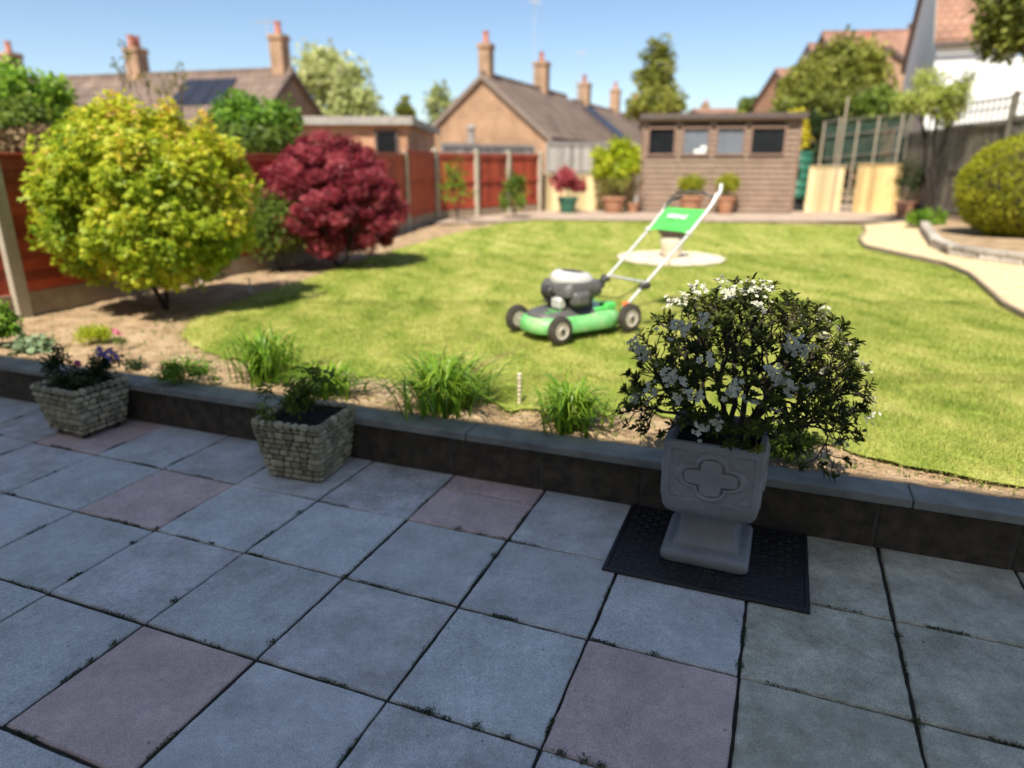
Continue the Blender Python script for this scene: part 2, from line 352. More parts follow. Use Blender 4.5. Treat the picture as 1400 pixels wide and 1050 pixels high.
# leaves
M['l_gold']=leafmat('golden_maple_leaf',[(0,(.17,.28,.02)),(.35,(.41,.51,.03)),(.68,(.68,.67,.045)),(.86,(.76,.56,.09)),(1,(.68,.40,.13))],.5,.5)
M['l_red']=leafmat('red_maple_leaf',[(0,(.12,.012,.02)),(.45,(.33,.035,.055)),(.8,(.50,.09,.11)),(1,(.60,.18,.17))],.5,.45)
M['l_az']=leafmat('azalea_leaf',[(0,(.028,.038,.008)),(.6,(.08,.10,.018)),(1,(.22,.24,.035))],.6,.35,spec=.2)
M['petal']=leafmat('white_petal',[(0,(.50,.49,.36)),(1,(.76,.74,.58))],.6,.3)
M['pinkpetal']=leafmat('pink_petal',[(0,(.60,.10,.2)),(1,(.8,.25,.38))],.6,.3)
M['purplepetal']=leafmat('purple_petal',[(0,(.22,.12,.36)),(1,(.50,.38,.60))],.6,.3)
M['yelpetal']=leafmat('yellow_petal',[(0,(.75,.62,.02)),(1,(.85,.75,.05))],.6,.3)
M['l_dark']=leafmat('dark_green_leaf',[(0,(.014,.03,.008)),(.6,(.035,.065,.015)),(1,(.07,.11,.03))],.5,.2)
M['l_mid']=leafmat('mid_green_leaf',[(0,(.07,.12,.015)),(.6,(.17,.25,.03)),(1,(.32,.38,.06))],.5,.4)
M['l_bright']=leafmat('bright_green_leaf',[(0,(.08,.19,.015)),(.6,(.20,.36,.03)),(1,(.36,.50,.05))],.5,.4)
M['l_lime']=leafmat('lime_leaf',[(0,(.26,.36,.01)),(.6,(.50,.56,.02)),(1,(.66,.64,.04))],.5,.4)
M['l_pale']=leafmat('pale_green_leaf',[(0,(.34,.39,.12)),(.6,(.56,.58,.24)),(1,(.72,.70,.38))],.6,.35)
M['l_olive']=leafmat('olive_leaf',[(0,(.11,.115,.025)),(.6,(.25,.24,.05)),(1,(.38,.34,.09))],.6,.3)
M['l_tree']=leafmat('tree_leaf',[(0,(.11,.13,.02)),(.5,(.28,.30,.045)),(1,(.46,.44,.09))],.6,.4)
M['l_blade']=leafmat('daylily_blade',[(0,(.07,.17,.012)),(.5,(.19,.34,.025)),(.9,(.36,.48,.05)),(1,(.55,.50,.18))],.4,.4,spec=.4)
M['l_box']=leafmat('clipped_box_leaf',[(0,(.20,.24,.015)),(.5,(.40,.42,.02)),(1,(.58,.54,.04))],.5,.4)
M['l_greyg']=leafmat('dusty_leaf',[(0,(.20,.30,.14)),(1,(.36,.45,.26))],.7,.3)
M['l_brown']=leafmat('dry_stem',[(0,(.16,.10,.05)),(1,(.34,.24,.12))],.8,.2)
M['moss']=leafmat('moss_leaf',[(0,(.02,.05,.012)),(.6,(.05,.09,.02)),(1,(.14,.09,.03))],.7,.2)

# ---------------------------------------------------------------- leaf scattering
def leaf_ellipse(w=.32,fold=.12):                # unit length along +Y; 6-gon folded
    v=[(0,0,0),(w*.5,.35,fold),(w*.42,.7,fold),(0,1,0),(-w*.42,.7,fold),(-w*.5,.35,fold)]
    return np.array(v,float),np.array([(0,1,2,3),(0,3,4,5)])
def leaf_maple(n=5,spread=150,w=.13,notch=.3):
    v=[(0,0,0)];f=[]
    for k in range(n):
        a=R(-spread/2+spread*k/(n-1)); ln=1-.35*abs(k-(n-1)/2)/((n-1)/2)
        d=np.array([math.sin(a),math.cos(a),0]); s=np.array([d[1],-d[0],0])
        b=len(v); v+= [tuple(d*ln*notch*1.4+s*w*ln),tuple(d*ln+np.array([0,0,-.12])),tuple(d*ln*notch*1.4-s*w*ln)]
        f.append((0,b,b+1,b+2))
    return np.array(v,float),np.array(f)
LEAF=leaf_ellipse(); LEAFN=leaf_ellipse(.22,.06); LEAFR=leaf_ellipse(.75,.1); MAPLE=leaf_maple(5,170,.17); LACE=leaf_maple(7,200,.07,.35)
def orient(nrm,tip):
    """frames: Y axis -> tip direction, Z -> normal"""
    y=tip/np.linalg.norm(tip,axis=1,keepdims=True)
    x=np.cross(y,nrm); x/=np.linalg.norm(x,axis=1,keepdims=True)+1e-9
    z=np.cross(x,y)
    return np.stack([x,y,z],2)
def rand_dirs(n):
    d=rng.normal(size=(n,3)); return d/np.linalg.norm(d,axis=1,keepdims=True)
def scatter(tmpl,pos,fr,size,tint):
    tv,tf=tmpl; n=len(pos); k=len(tv)
    V=pos[:,None,:]+np.einsum('nij,kj->nki',fr,tv)*size[:,None,None]
    Fs=(tf[None]+(np.arange(n)*k)[:,None,None]).reshape(-1,tf.shape[1])
    return V.reshape(-1,3),Fs,np.repeat(tint,k)
def leafcloud(name,mat_,parent,clumps,per,size,tmpl=LEAF,droop=.3,out=.8,flat=1.,tmean=.5,tvar=.22,up=.5,loc=None):
    """clumps: list of (x,y,z,r); leaves face up and outwards from the crown centre"""
    cl=np.array([c[:4] for c in clumps],float); ctr=cl[:,:3].mean(0)
    idx=np.repeat(np.arange(len(cl)),per); n=len(idx)
    d=rand_dirs(n); rad=rng.random(n)**.45
    off=d*rad[:,None]*cl[idx,3:4]; off[:,2]*=flat
    pos=cl[idx,:3]+off
    o=pos-ctr; o/=np.linalg.norm(o,axis=1,keepdims=True)+1e-6
    nr=o*out+rand_dirs(n)*.75+np.array([0,0,up]); tip=o*.6+rand_dirs(n)*.9+np.array([0,0,-droop])
    ct=rng.normal(tmean,tvar*.7,len(cl))
    if len(clumps[0])>4: ct+=np.array([c[4] for c in clumps])
    t=np.clip(ct[idx]+rng.normal(0,tvar,n),0,1)
    V,Fs,T=scatter(tmpl,pos,orient(nr,tip),size*rng.uniform(.65,1.25,n),t)
    return newmesh(name,V,Fs,mat_,tint=T,parent=parent,loc=loc)
def branches(mb,base,tips,r0=.02,r1=.002,lerp=.42,jit=.06,n=6,rnd=random,minseg=2):
    """a branching skeleton: tips are split in two by their spread, again and again"""
    def kids(pts):
        P=np.array(pts); c=P.mean(0); u,s,vt=np.linalg.svd(P-c); pr=(P-c)@vt[0]; md=np.median(pr)
        a=[p for p,q in zip(pts,pr) if q<=md]; b=[p for p,q in zip(pts,pr) if q>md]
        return [x for x in (a,b) if x]
    tot=len(tips)
    def rad(k): return r1+(r0-r1)*(k/tot)**.55
    def rec(p,pts,k0):
        k=len(pts)
        if k==1:
            q=Vector(pts[0]); L_=(q-p).length; m_=(p+q)/2+Vector([rnd.uniform(-1,1)*jit*L_ for _ in range(3)])
            mb.tube([p,m_,q],[rad(1.5),rad(1.2),r1],5,caps=False); return
        for g in kids(pts):
            c=Vector(np.array(g).mean(0)); q=p.lerp(c,lerp if len(g)>1 else .5); L_=(q-p).length
            q=q+Vector([rnd.uniform(-1,1)*jit*L_*1.6 for _ in range(3)])
            m_=(p+q)/2+Vector([rnd.uniform(-1,1)*jit*L_ for _ in range(3)])
            mb.tube([p,m_,q],[rad(len(g)),rad(len(g))*.93,rad(len(g))*.86],n if len(g)>6 else 5,caps=False)
            rec(q,g,len(g))
    rec(Vector(base),[tuple(t) for t in tips],tot)
def dome(n,rx,ry,rz,c=(0,0,0),lo=-.35,shell=.55,r=.18,seed=None,bias=0):
    out=[]
    g=random.Random(seed) if seed is not None else random
    while len(out)<n:
        d=Vector((g.gauss(0,1),g.gauss(0,1),g.gauss(0,1))).normalized()
        if d.z<lo: continue
        k=shell+(1-shell)*g.random()**.6
        out.append((c[0]+d.x*rx*k,c[1]+d.y*ry*k,c[2]+d.z*rz*k,r*g.uniform(.7,1.3)))
    return out
def shrub(name,label,cat,loc,rx,ry,h,matl,size,nc=40,per=60,tmpl=LEAF,group=None,z0=.25,stem=M['bark'],seed=1,clr=.22,lo=-.5,tm=.5,tv=.22,droop=.3,stemr=.02,shell=.45,leafname='foliage',extra=None,flat=1.):
    t=thing(name,label,cat,loc,0,group)
    cz=z0+(h-z0)/2*.95; rz=(h-z0)/2
    cl=dome(nc,rx-clr*.6,ry-clr*.6,rz-clr*.4,(0,0,cz),lo,shell,clr,seed)
    if extra: cl=[c+(extra(c),) for c in cl]
    mb=MB(); branches(mb,(0,0,-.02),[c[:3] for c in cl],stemr,stemr*.12,.4,.08); mb.build('stem',stem,t,smooth=True)
    leafcloud(leafname,matl,t,cl,per,size,tmpl,tmean=tm,tvar=tv,droop=droop,flat=flat)
    return t

# ================================================================= SETTING
# one ground sheet: patio level, then the step up behind the retaining wall
WD=Vector((math.cos(R(-20.85)),math.sin(R(-20.85)),0)); WN=Vector((-WD.y,WD.x,0)); W0=Vector((-.27,2.935,0))
def WP(s,d,z=0): return W0+WD*s+WN*d+Vector((0,0,z))
mb=MB(); prof=[(-200,-.03),(.03,-.03),(.09,.195),(900,.205)]
ss=(-900,-30,30,900)
vs=[WP(s,d,z) for d,z in prof for s in ss]; n=len(ss)
mb.add(vs,[(i*n+k,i*n+k+1,(i+1)*n+k+1,(i+1)*n+k) for i in range(3) for k in range(n-1)])
tag(mb.build('ground',M['earth']),kind='structure')

# soil beds : gently lumpy sheet between the wall and the far boundary
def lump(x,y):
    return .012*math.sin(7.3*x+2*math.sin(3.1*y))*math.sin(6.1*y+1.7*math.sin(4.2*x))+.006*math.sin(23*x+5*y)*math.sin(19*y-7*x)
nx,ny=260,300
xs=np.linspace(-7,6.5,nx); us=np.linspace(0,1,ny)**1.8
V=[]
for u in us:
    for x in xs:
        y0=W0.y+(x-W0.x)*WD.y/WD.x+.112; y=y0+u*16
        g=(x-W0.x)*WD.x
        V.append((x,y,LZ-.027+lump(x,y)*(.4+.4*min(1,u*20))+rng.normal(0,.0030)))
I=np.arange(nx*ny).reshape(ny,nx)
Fq=np.stack([I[:-1,:-1],I[:-1,1:],I[1:,1:],I[1:,:-1]],-1).reshape(-1,4)
tag(newmesh('soil',V,Fq,M['earth'],smooth=True),kind='structure')

# lawn outline from the photograph's ground points
lp=[(272,447),(247,458),(262,476),(300,484)]
def g2(u,v,z=LZ): p=bp(u,v,z); return (p.x,p.y)
LAWN=[g2(*p) for p in [(247,458),(258,440),(300,420),(345,403),(420,380),(500,352),(560,335),(620,318),(690,304),(735,301),(1000,304),(1180,308),(1183,318),(1172,328),(1180,339),(1230,350),(1290,363),(1325,378),(1345,395),(1372,420),(1410,440)]]+[(4.4,4.6),(5.0,3.4),(5.6,1.6),(2.9,1.75)]+[g2(*p) for p in [(1400,662),(1330,650),(1270,638),(1190,622),(1130,603),(1085,588),(1050,592),(960,575),(905,566),(880,550),(850,553),(830,566),(790,562),(760,566),(735,556),(700,560),(670,545),(640,538),(600,536),(560,522),(530,512),(500,512),(460,503),(420,506),(380,492),(330,488),(280,478)]]
def inside(P,poly):
    x,y=P[:,0],P[:,1]; c=np.zeros(len(P),bool); q=np.array(poly); j=len(q)-1
    for i in range(len(q)):
        a=((q[i,1]>y)!=(q[j,1]>y))&(x<(q[j,0]-q[i,0])*(y-q[i,1])/(q[j,1]-q[i,1]+1e-12)+q[i,0]); c^=a; j=i
    return c
_o=[]; _r=random.Random(77); _n=len(LAWN)
for _i in range(_n):
    a_,b_=LAWN[_i],LAWN[(_i+1)%_n]; L_=math.hypot(b_[0]-a_[0],b_[1]-a_[1]); _o.append(a_)
    if _i>=25 and L_<2.5:
        _k=int(L_/.06)
        for q_ in range(1,_k): _o.append((a_[0]+(b_[0]-a_[0])*q_/_k+_r.uniform(-.022,.022),a_[1]+(b_[1]-a_[1])*q_/_k+_r.uniform(-.03,.03)))
LAWN=_o
me=bpy.data.meshes.new('lawn'); bm=bmesh.new()
bvs=[bm.verts.new((x,y,LZ-.010)) for x,y in LAWN]; es=[bm.edges.new((bvs[i],bvs[(i+1)%len(bvs)])) for i in range(len(bvs))]
bmesh.ops.triangle_fill(bm,edges=es,use_beauty=True); bmesh.ops.recalc_face_normals(bm,faces=bm.faces)
if sum(f.normal.z for f in bm.faces)<0: bmesh.ops.reverse_faces(bm,faces=bm.faces)
bm.to_mesh(me); bm.free(); me.materials.append(M['lawn']); lo=bpy.data.objects.new('lawn',me); C.objects.link(lo); tag(lo,kind='structure')

# grass blades, thinning with distance
def noise2(x,y): return (np.sin(x*9.1+np.sin(y*7.7)*2)+np.sin(y*11.3+np.sin(x*6.1)*2)+np.sin((x+y)*23))*.33
def blades(N,ylo,yhi,hgt,wid,xlo=-3,xhi=7.5):
    P=np.column_stack([rng.uniform(xlo,xhi,N),rng.uniform(ylo,yhi,N)])
    J=P+rng.normal(0,.045,P.shape)
    vis=(np.abs(P[:,0])<(P[:,1]*.951+.35)*.8+.2)
    k=inside(J,LAWN)&vis&(noise2(P[:,0]*1.5,P[:,1]*1.5)>-.80); return P[k],hgt,wid
Vs=[];Fs=[];Ts=[];base=0
for (P,h,wd) in (blades(300000,1.7,3.8,.024,.0026,-3,3.8),blades(230000,3.6,6,.024,.004,-3,5.4),blades(130000,5.8,9.2,.026,.007),blades(60000,9,15.6,.028,.012)):
    n=len(P); a=rng.uniform(0,2*PI,n); hh=h*rng.uniform(.45,1.35,n)*(1+.25*noise2(P[:,0],P[:,1])); ln=rng.uniform(.2,1.2,n)*hh; b=rng.uniform(0,2*PI,n)
    w2=wd*rng.uniform(.6,1.3,n)/2
    dx,dy=np.cos(a)*w2,np.sin(a)*w2; z=np.full(n,LZ-.013)
    A=np.column_stack([P[:,0]-dx,P[:,1]-dy,z]); B=np.column_stack([P[:,0]+dx,P[:,1]+dy,z]); T=np.column_stack([P[:,0]+np.cos(b)*ln,P[:,1]+np.sin(b)*ln,z+hh])
    Vs.append(np.stack([A,B,T],1).reshape(-1,3)); Fs.append(np.arange(n*3).reshape(-1,3)+base); base+=n*3
    Ts.append(np.repeat(rng.random(n),3))
tag(newmesh('lawn_grass',np.vstack(Vs),np.vstack(Fs),M['blade'],tint=np.concatenate(Ts)),'short mown grass blades covering the sunlit lawn','grass',kind='stuff')

# sandy paved strip at the back, gravel path on the right
def sheet(name,pts,z,m,ext=0):
    mb=MB(); P=[(p[0],p[1],z) for p in pts]; mb.add(P,[tuple(range(len(P)))])
    return tag(mb.build(name,m),kind='structure')
sheet('back_paving',[g2(600,306),g2(690,303),g2(735,300),g2(1000,303),g2(1245,303),(14,14.0),(14,21),(-4,21),(-3.2,16)],LZ+.004,M['deck'])
pathp=[g2(*p) for p in [(1180,308),(1183,318),(1174,328),(1182,338),(1230,349),(1290,362),(1325,377),(1345,394),(1372,419),(1410,439)]]
pathr=[g2(*p) for p in [(1250,302),(1268,325),(1285,343),(1330,353),(1400,364)]]
pp=pathp+[(4.5,4.7),(5.1,3.4),(7.5,3.4),(7.3,6.2),(6.6,7.9)]+pathr[::-1]
me=bpy.data.meshes.new('gravel_path'); bm=bmesh.new()
bvs=[bm.verts.new((x,y,LZ+.009)) for x,y in pp]; es=[bm.edges.new((bvs[i],bvs[(i+1)%len(bvs)])) for i in range(len(bvs))]
bmesh.ops.triangle_fill(bm,edges=es,use_beauty=True)
for f in bm.faces:
    if f.normal.z<0: f.normal_flip()
bm.to_mesh(me); bm.free(); me.materials.append(M['gravel']); o=bpy.data.objects.new('gravel_path',me); C.objects.link(o); tag(o,kind='structure')
# timber edging between lawn and path
mb=MB()
for a,b in zip(pathp[:-1],pathp[1:]):
    a=Vector((*a,0)); b=Vector((*b,0)); d=b-a
    mb.rbox(((a+b)/2+Vector((0,0,LZ+.015))),(d.length+.01,.035,.06),.006,math.atan2(d.y,d.x))
tag(mb.build('path_edging',M['gboard']),'brown low edging strip between lawn and pale gravel path','edging')

# ---------------------------------------------------------------- patio
pink={(0,-1),(-2,1),(1,2),(3,0),(-4,2),(-5,0),(-3,-2),(1,-3),(5,-3),(-7,1),(6,-1),(2,-5)}
mb=MB(); cols=[]
def slab(i0,i1,j0,j1,c):
    g=.0045+random.uniform(0,.0025); z=random.uniform(-.0015,.0015); ch=.005
    tl=[random.uniform(-.0012,.0012) for _ in range(4)]; jt=[(random.uniform(-.002,.002),random.uniform(-.002,.002)) for _ in range(4)]
    q=[(i0*.45+g,j0*.45+g),(i1*.45-g,j0*.45+g),(i1*.45-g,j1*.45-g),(i0*.45+g,j1*.45-g)]
    q=[(x+a,y+b) for (x,y),(a,b) in zip(q,jt)]
    cx=sum(p[0] for p in q)/4; cy=sum(p[1] for p in q)/4
    def P(k,inset,zz):
        x,y=q[k]; x+=inset*(1 if x<cx else -1); y+=inset*(1 if y<cy else -1); return GR(x/.45,y/.45,zz)
    # worn, slightly wandering edges
    rings=[]
    for inset,zz in ((0,-.03),(0,-.006),(ch,-.0005)):
        ring=[]
        for k in range(4):
            a=P(k,inset,z+zz+tl[k]); b=P((k+1)%4,inset,z+zz+tl[(k+1)%4])
            for s in range(12):
                v=a.lerp(b,s/12)
                if s: v=v+Vector((random.uniform(-.0016,.0016),random.uniform(-.0016,.0016),0))
                ring.append(v)
        rings.append(ring)
    nb=len(mb.v); mb.loft(rings,caps=False); n=len(rings[0]); mb.f.append(tuple(nb+2*n+k for k in range(n))); mb.m.append(0)
    cols.extend([c]*(3*n))
JW=3.12
for i in range(-16,17):
    for j in range(-9,3):
        r=random.random()
        if (i,j) in pink: c=(.78+.03*r,.565+.02*r,.50+.02*r,.10)
        elif i>=4: c=(.68+.08*r,.62+.08*r,.47+.06*r,.55)
        else: q_=random.uniform(-.04,.05); c=(.72+q_+.03*r,.70+q_,.65+q_+.02*r,.10+.25*(r>.75)+.2*(j==2))
        if j==2:
            if (i,j)==(1,2): slab(i,i+1,2,2.70,c); slab(i,i+1,2.705,JW,c)
            elif i in(-3,-2) : slab(i,i+1,2,JW,c)
            else: slab(i,i+1,2,JW,c)
        else: slab(i,i+1,j,j+1,c)
nv=len(mb.v)
mb.add([GR(-17,-10,-.011),GR(18,-10,-.011),GR(18,3.2,-.011),GR(-17,3.2,-.011)],[(0,1,2,3)],1); cols.extend([(.02,.02,.02,1)]*4)
pt=newmesh('patio',mb.v,mb.f,[M['slab'],M['joint']],midx=mb.m,col=cols); tag(pt,kind='structure')
bm=bmesh.new(); bm.from_mesh(pt.data); bmesh.ops.recalc_face_normals(bm,faces=bm.faces)
for f in bm.faces:
    if abs(f.normal.z)>.9 and f.normal.z<0: f.normal_flip()
bm.to_mesh(pt.data); bm.free()
# moss and weeds in the joints
pos=[];
def mossrun(i0,j0,i1,j1,n,w=.004,k=None):
    for _ in range(n):
        s=random.random(); x=i0+(i1-i0)*s; y=j0+(j1-j0)*s
        q=GR(x,y,-.003); pos.append((q.x+random.gauss(0,w),q.y+random.gauss(0,w),q.z+random.uniform(-.003,.004)))
for i in range(-6,8):
    for j in range(-3,3):
        if random.random()<.85: a=random.random()*.7; mossrun(i,j+a,i,j+a+random.uniform(.1,.3),random.randint(60,190),.0032)
        if random.random()<.9: a=random.random()*.7; mossrun(i+a,j,i+a+random.uniform(.1,.4),j,random.randint(60,220),.0032)
for (u,v,n,wd) in [(178,742,60,.006),(237,822,90,.006),(375,880,60,.006),(472,789,80,.006),(215,724,90,.008),(415,702,60,.007),(125,905,60,.006),(675,760,80,.008),(628,722,80,.008),(767,1028,120,.008),(800,1038,80,.008),(822,1047,80,.008),(1011,910,90,.008),(590,967,120,.008),(655,990,90,.009),(695,1005,60,.006),(1232,870,60,.008),(1258,990,110,.009),(895,893,60,.007),(150,878,70,.006),(288,745,50,.005)]:
    p=bp(u,v,0); ux=Vector((.9312,-.3646,0)); uy=Vector((.3646,.9312,0)); gi=(p.dot(ux))/.45+3.9465; gj=(p.dot(uy))/.45-2.8618
    if abs(gi-round(gi))<abs(gj-round(gj)): gi=round(gi)
    else: gj=round(gj)
    p=GR(gi,gj)
    for _ in range(n): pos.append((p.x+random.gauss(0,wd),p.y+random.gauss(0,wd),random.uniform(-.003,.008)))
pos=np.array(pos); n=len(pos)
V,Fq,T=scatter(LEAF,pos,orient(rand_dirs(n)+np.array([0,0,.5]),rand_dirs(n)+np.array([0,0,.6])),rng.uniform(.003,.0095,n),rng.random(n))
tag(newmesh('joint_moss',V,Fq,M['moss'],tint=T),'dark moss and tiny weeds growing in the patio joints','moss',kind='stuff')

# ---------------------------------------------------------------- retaining wall
t=thing('retaining_wall','low dark block retaining wall with flat grey coping between patio and garden','wall',W0,math.atan2(WD.y,WD.x))
mb=MB(); mm=MB(); x=-12.0+.28
while x<9:
    mb.rbox((x+.22,.05,.099),(.44,.1,.203),.004,t=random.random()); x+=.45
mb.build('blockwork',M['block'],t)
mm.box((-1.5,.051,.096),(21,.093,.195)); mm.build('mortar',M['mortar'],t)
xs=[]; x=-12.02+.395
while x<9:
    L_=.9; o=MB().rbox((x+L_/2,.036,.2185),(L_-.005,.143,.036),.004).build('coping',M['coping'],t); x+=L_
MB().box((-1.5,.036,.2165),(21,.130,.029)).build('coping_joint',M['mortar'],t)

# ---------------------------------------------------------------- manhole cover
mc=(GR(0,0)*0+Vector((.750,2.268,.003)))
t=thing('manhole_cover','black cast iron access cover set in the paving under the grey urn','cover',mc,R(-21.3))
fr=MB()
for s in (-1,1): fr.rbox((0,s*.264,.003),(.70,.016,.012),.002); fr.rbox((s*.342,0,.003),(.016,.512,.012),.002)
fr.build('frame',M['iron'],t)
for s in (-1,1):
    pl=MB(); pl.box((s*.1665,0,.0015),(.331,.508,.005))
    a=.0295
    for ix in range(11):
        for iy in range(17):
            px=s*.1665+(ix-5)*a*.98; py=(iy-8)*a*.98
            if ((px-s*.17)/.055)**2+((py)/.03)**2<1: continue
            k=(ix+iy)%2
            pl.rbox((px,py,.0055),(.024 if k else .009,.009 if k else .024,.005),.002)
    pl.lathe([(.042,.0035),(.044,.0065),(.036,.0065),(.033,.0042),(.001,.0042)],(s*.17,0,0),20,sy=.6)
    pl.build('cover_plate',M['iron'],t)

# ---------------------------------------------------------------- urn
UC=Vector((.748,2.288,.0105)); UA=R(-21.8)
t=thing('urn_planter','grey cast stone square urn with a quatrefoil panel standing on the black cover','planter',UC,UA)
b=MB(); n=6
b.loft([rrect(.150,.150,.018,0,n),rrect(.156,.156,.02,.012,n),rrect(.156,.156,.02,.032,n),rrect(.150,.150,.018,.045,n),rrect(.142,.142,.016,.048,n)]); b.build('base',M['urn'],t,smooth=60)
s_=MB(); rr=[]
for z,hw in ((.046,.115),(.064,.115),(.068,.109),(.085,.100),(.115,.095),(.150,.096),(.174,.102),(.188,.111),(.192,.113)): rr.append(rrect(hw,hw,.006,z,n))
s_.loft(rr); s_.build('stem',M['urn'],t,smooth=28)
bo=MB(); rr=[]
for z,hw in ((.190,.095),(.191,.118),(.196,.136),(.208,.151),(.228,.161),(.258,.166),(.29,.1675),(.40,.1675),(.453,.168),(.457,.1705),(.477,.1705),(.483,.166),(.483,.150),(.477,.147),(.40,.145),(.38,.145)):
    rr.append(rrect(hw,hw,.020 if z<.46 or hw>.16 else .012,z,n))
bo.loft(rr); bo.build('bowl',M['urn'],t,smooth=40)
# relief: sunk frame with quatrefoil on each face, cross inside
def quatre(s,n=56):
    out=[]
    for k in range(n):
        a=2*PI*k/n
        best=0
        for c in range(4):                        # union of 4 circles + centre
            ca=c*PI/2; cx,cy=.46*math.cos(ca),.46*math.sin(ca); rr_=.40
            bq=math.cos(a)*cx+math.sin(a)*cy; disc=bq*bq-(cx*cx+cy*cy-rr_*rr_)
            if disc>0: best=max(best,bq+math.sqrt(disc))
        out.append((best if best>0 else .5,a))
    return [(r*s*1.16*math.cos(a),r*s*.86*math.sin(a)) for r,a in out]
def cross(s,n=12):
    o=[]; w=.25;l=.64;r=.14
    for q in range(4):
        c,sn=math.cos(q*PI/2),math.sin(q*PI/2)
        for x,y in ((w+.06,-w-.06),(w,-w),(l-r,-w),(l-.03,-w+.05),(l,0),(l-.03,w-.05),(l-r,w),(w,w)):
            if (x,y)==(w+.06,-w-.06): continue
            o.append(((x*c-y*sn)*s*1.16,(x*sn+y*c)*s*.86))
    return o
for q in range(4):
    Mq=Matrix.Rotation(q*PI/2,3,'Z')@Matrix(((1,0,0),(0,0,-1),(0,1,0)))
    rl=MB(); yc=.364; fy=.1670
    def place(poly,d0,d1,sc=None):
        return [(Mq@Vector((x,y,0)))+Matrix.Rotation(q*PI/2,3,'Z')@Vector((0,-fy-d1,yc)) for x,y in poly]
    Q=.125
    outer=quatre(Q); inn=[(x*.90,y*.90) for x,y in outer]; inn2=[(x*.80,y*.80) for x,y in outer]; inn3=[(x*.74,y*.74) for x,y in outer]
    rl.loft([place(outer,0,-.003),place(outer,0,.004),place(inn,0,.012),place(inn2,0,.011),place(inn3,0,.0005)],caps=False)
    cr=cross(Q); cr2=[(x*.93,y*.93) for x,y in cr]
    rl.loft([place(cr,0,-.003),place(cr,0,.006),place(cr2,0,.012)],caps=True)
    fr1=[(p.x,p.y) for p in rrect(.152,.101,.012,0,4)]; fr2=[(p.x,p.y) for p in rrect(.149,.0985,.012,0,4)]; fr3=[(p.x,p.y) for p in rrect(.142,.0925,.008,0,4)]; fr4=[(p.x,p.y) for p in rrect(.138,.0895,.008,0,4)]
    rl.loft([place(fr1,0,-.003),place(fr2,0,.004),place(fr3,0,.004),place(fr4,0,-.002)],caps=False)
    # corner leaves of the panel
    for sx in (-1,1):
        for sy in (-1,1):
            tri=[(sx*.134,sy*.087),(sx*.134,sy*.045),(sx*.085,sy*.087)]
            if sx*sy<0: tri=tri[::-1]
            rl.loft([place(tri,0,-.003),place([(x*.985,y*.985) for x,y in tri],0,.004)],caps=True)
    rl.build('relief',M['urn'],t,smooth=35,bevel=.0012)
MB().loft([rrect(.146,.146,.01,.39,4),rrect(.146,.146,.01,.428,4)]).build('soil',M['soil'],t)

# ---------------------------------------------------------------- azalea
AZ=Vector((.775,2.32,.440))
t=thing('azalea_bush','dark azalea bush with white flower clusters growing out of the grey urn','shrub',AZ)
g=random.Random(5); tips=[]
while len(tips)<760:
    d=Vector((g.gauss(0,1),g.gauss(0,1),g.gauss(0,1))).normalized()
    if d.z<-.32: continue
    k=.45+.55*g.random()**.5
    p=Vector((d.x*.435*k+.07,d.y*.37*k+.05,.185+d.z*.395*k))
    if p.x>.25: p.z-=(p.x-.25)*.10
    if p.x>.33 and p.z<-.04: continue
    if p.z<-.16 or (abs(p.x-.03)<.2 and p.z<.075): continue
    if p.z<.0 and (p.x<-.1): continue
    # holes in the crown
    if math.sin(p.x*17+1)*math.sin(p.z*19+.5)*math.sin(p.y*13+1)>.5: continue
    tips.append(tuple(p))
for p in [(-.30,-.02,.08),(-.34,.04,.1),(-.28,.06,.06),(.40,.0,-.13),(.44,.02,-.16),(.36,-.03,-.09),(.47,0,-.08),(.30,-.02,-.10),(-.36,0,.06),(-.33,-.05,.07),(-.38,.03,.10)]: tips.append(p)
roots=[(-.05,0,0),(.01,.01,0),(.05,-.02,0),(.09,.02,0),(.0,-.04,0)]
mb=MB(); groups={i:[] for i in range(5)}
ang=[(math.atan2(p[2]-.05,p[0]-.03),p) for p in tips]; ang.sort(); ch=len(ang)//5+1
for i in range(5): groups[4-i]=[p for a,p in ang[i*ch:(i+1)*ch]]
for i,rt in enumerate(roots):
    if groups[i]: branches(mb,rt,groups[i],.0165,.0012,.36,.13,7,g)
mb.build('branches',M['bark'],t,smooth=True)
T_=np.array(tips); pos=[];nr=[];tp=[];sz=[];tt=[]
ctr=np.array([.05,.0,.05])
for p in T_:
    o=p-ctr; o/=np.linalg.norm(o); o=o+np.array([0,0,.35]); o/=np.linalg.norm(o)
    ax=np.cross(o,[.3,.9,.1]); ax/=np.linalg.norm(ax); ay=np.cross(o,ax)
    m_=rng.integers(8,13); a0=rng.random()*6.28; ct=rng.normal(.45,.2)
    for k in range(m_):
        a=a0+k*2.4; el=rng.uniform(.1,.95)
        d=(ax*math.cos(a)+ay*math.sin(a))*math.cos(el)+o*math.sin(el)
        pos.append(p+o*rng.uniform(-.02,.006)); tp.append(d); nr.append(o+.25*rng.normal(size=3)); sz.append(rng.uniform(.020,.037)); tt.append(np.clip(ct+rng.normal(0,.15),0,1))
V,Fq,T=scatter(leaf_ellipse(.34,.1),np.array(pos),orient(np.array(nr),np.array(tp)),np.array(sz),np.array(tt))
newmesh('foliage',V,Fq,M['l_az'],tint=T,parent=t)
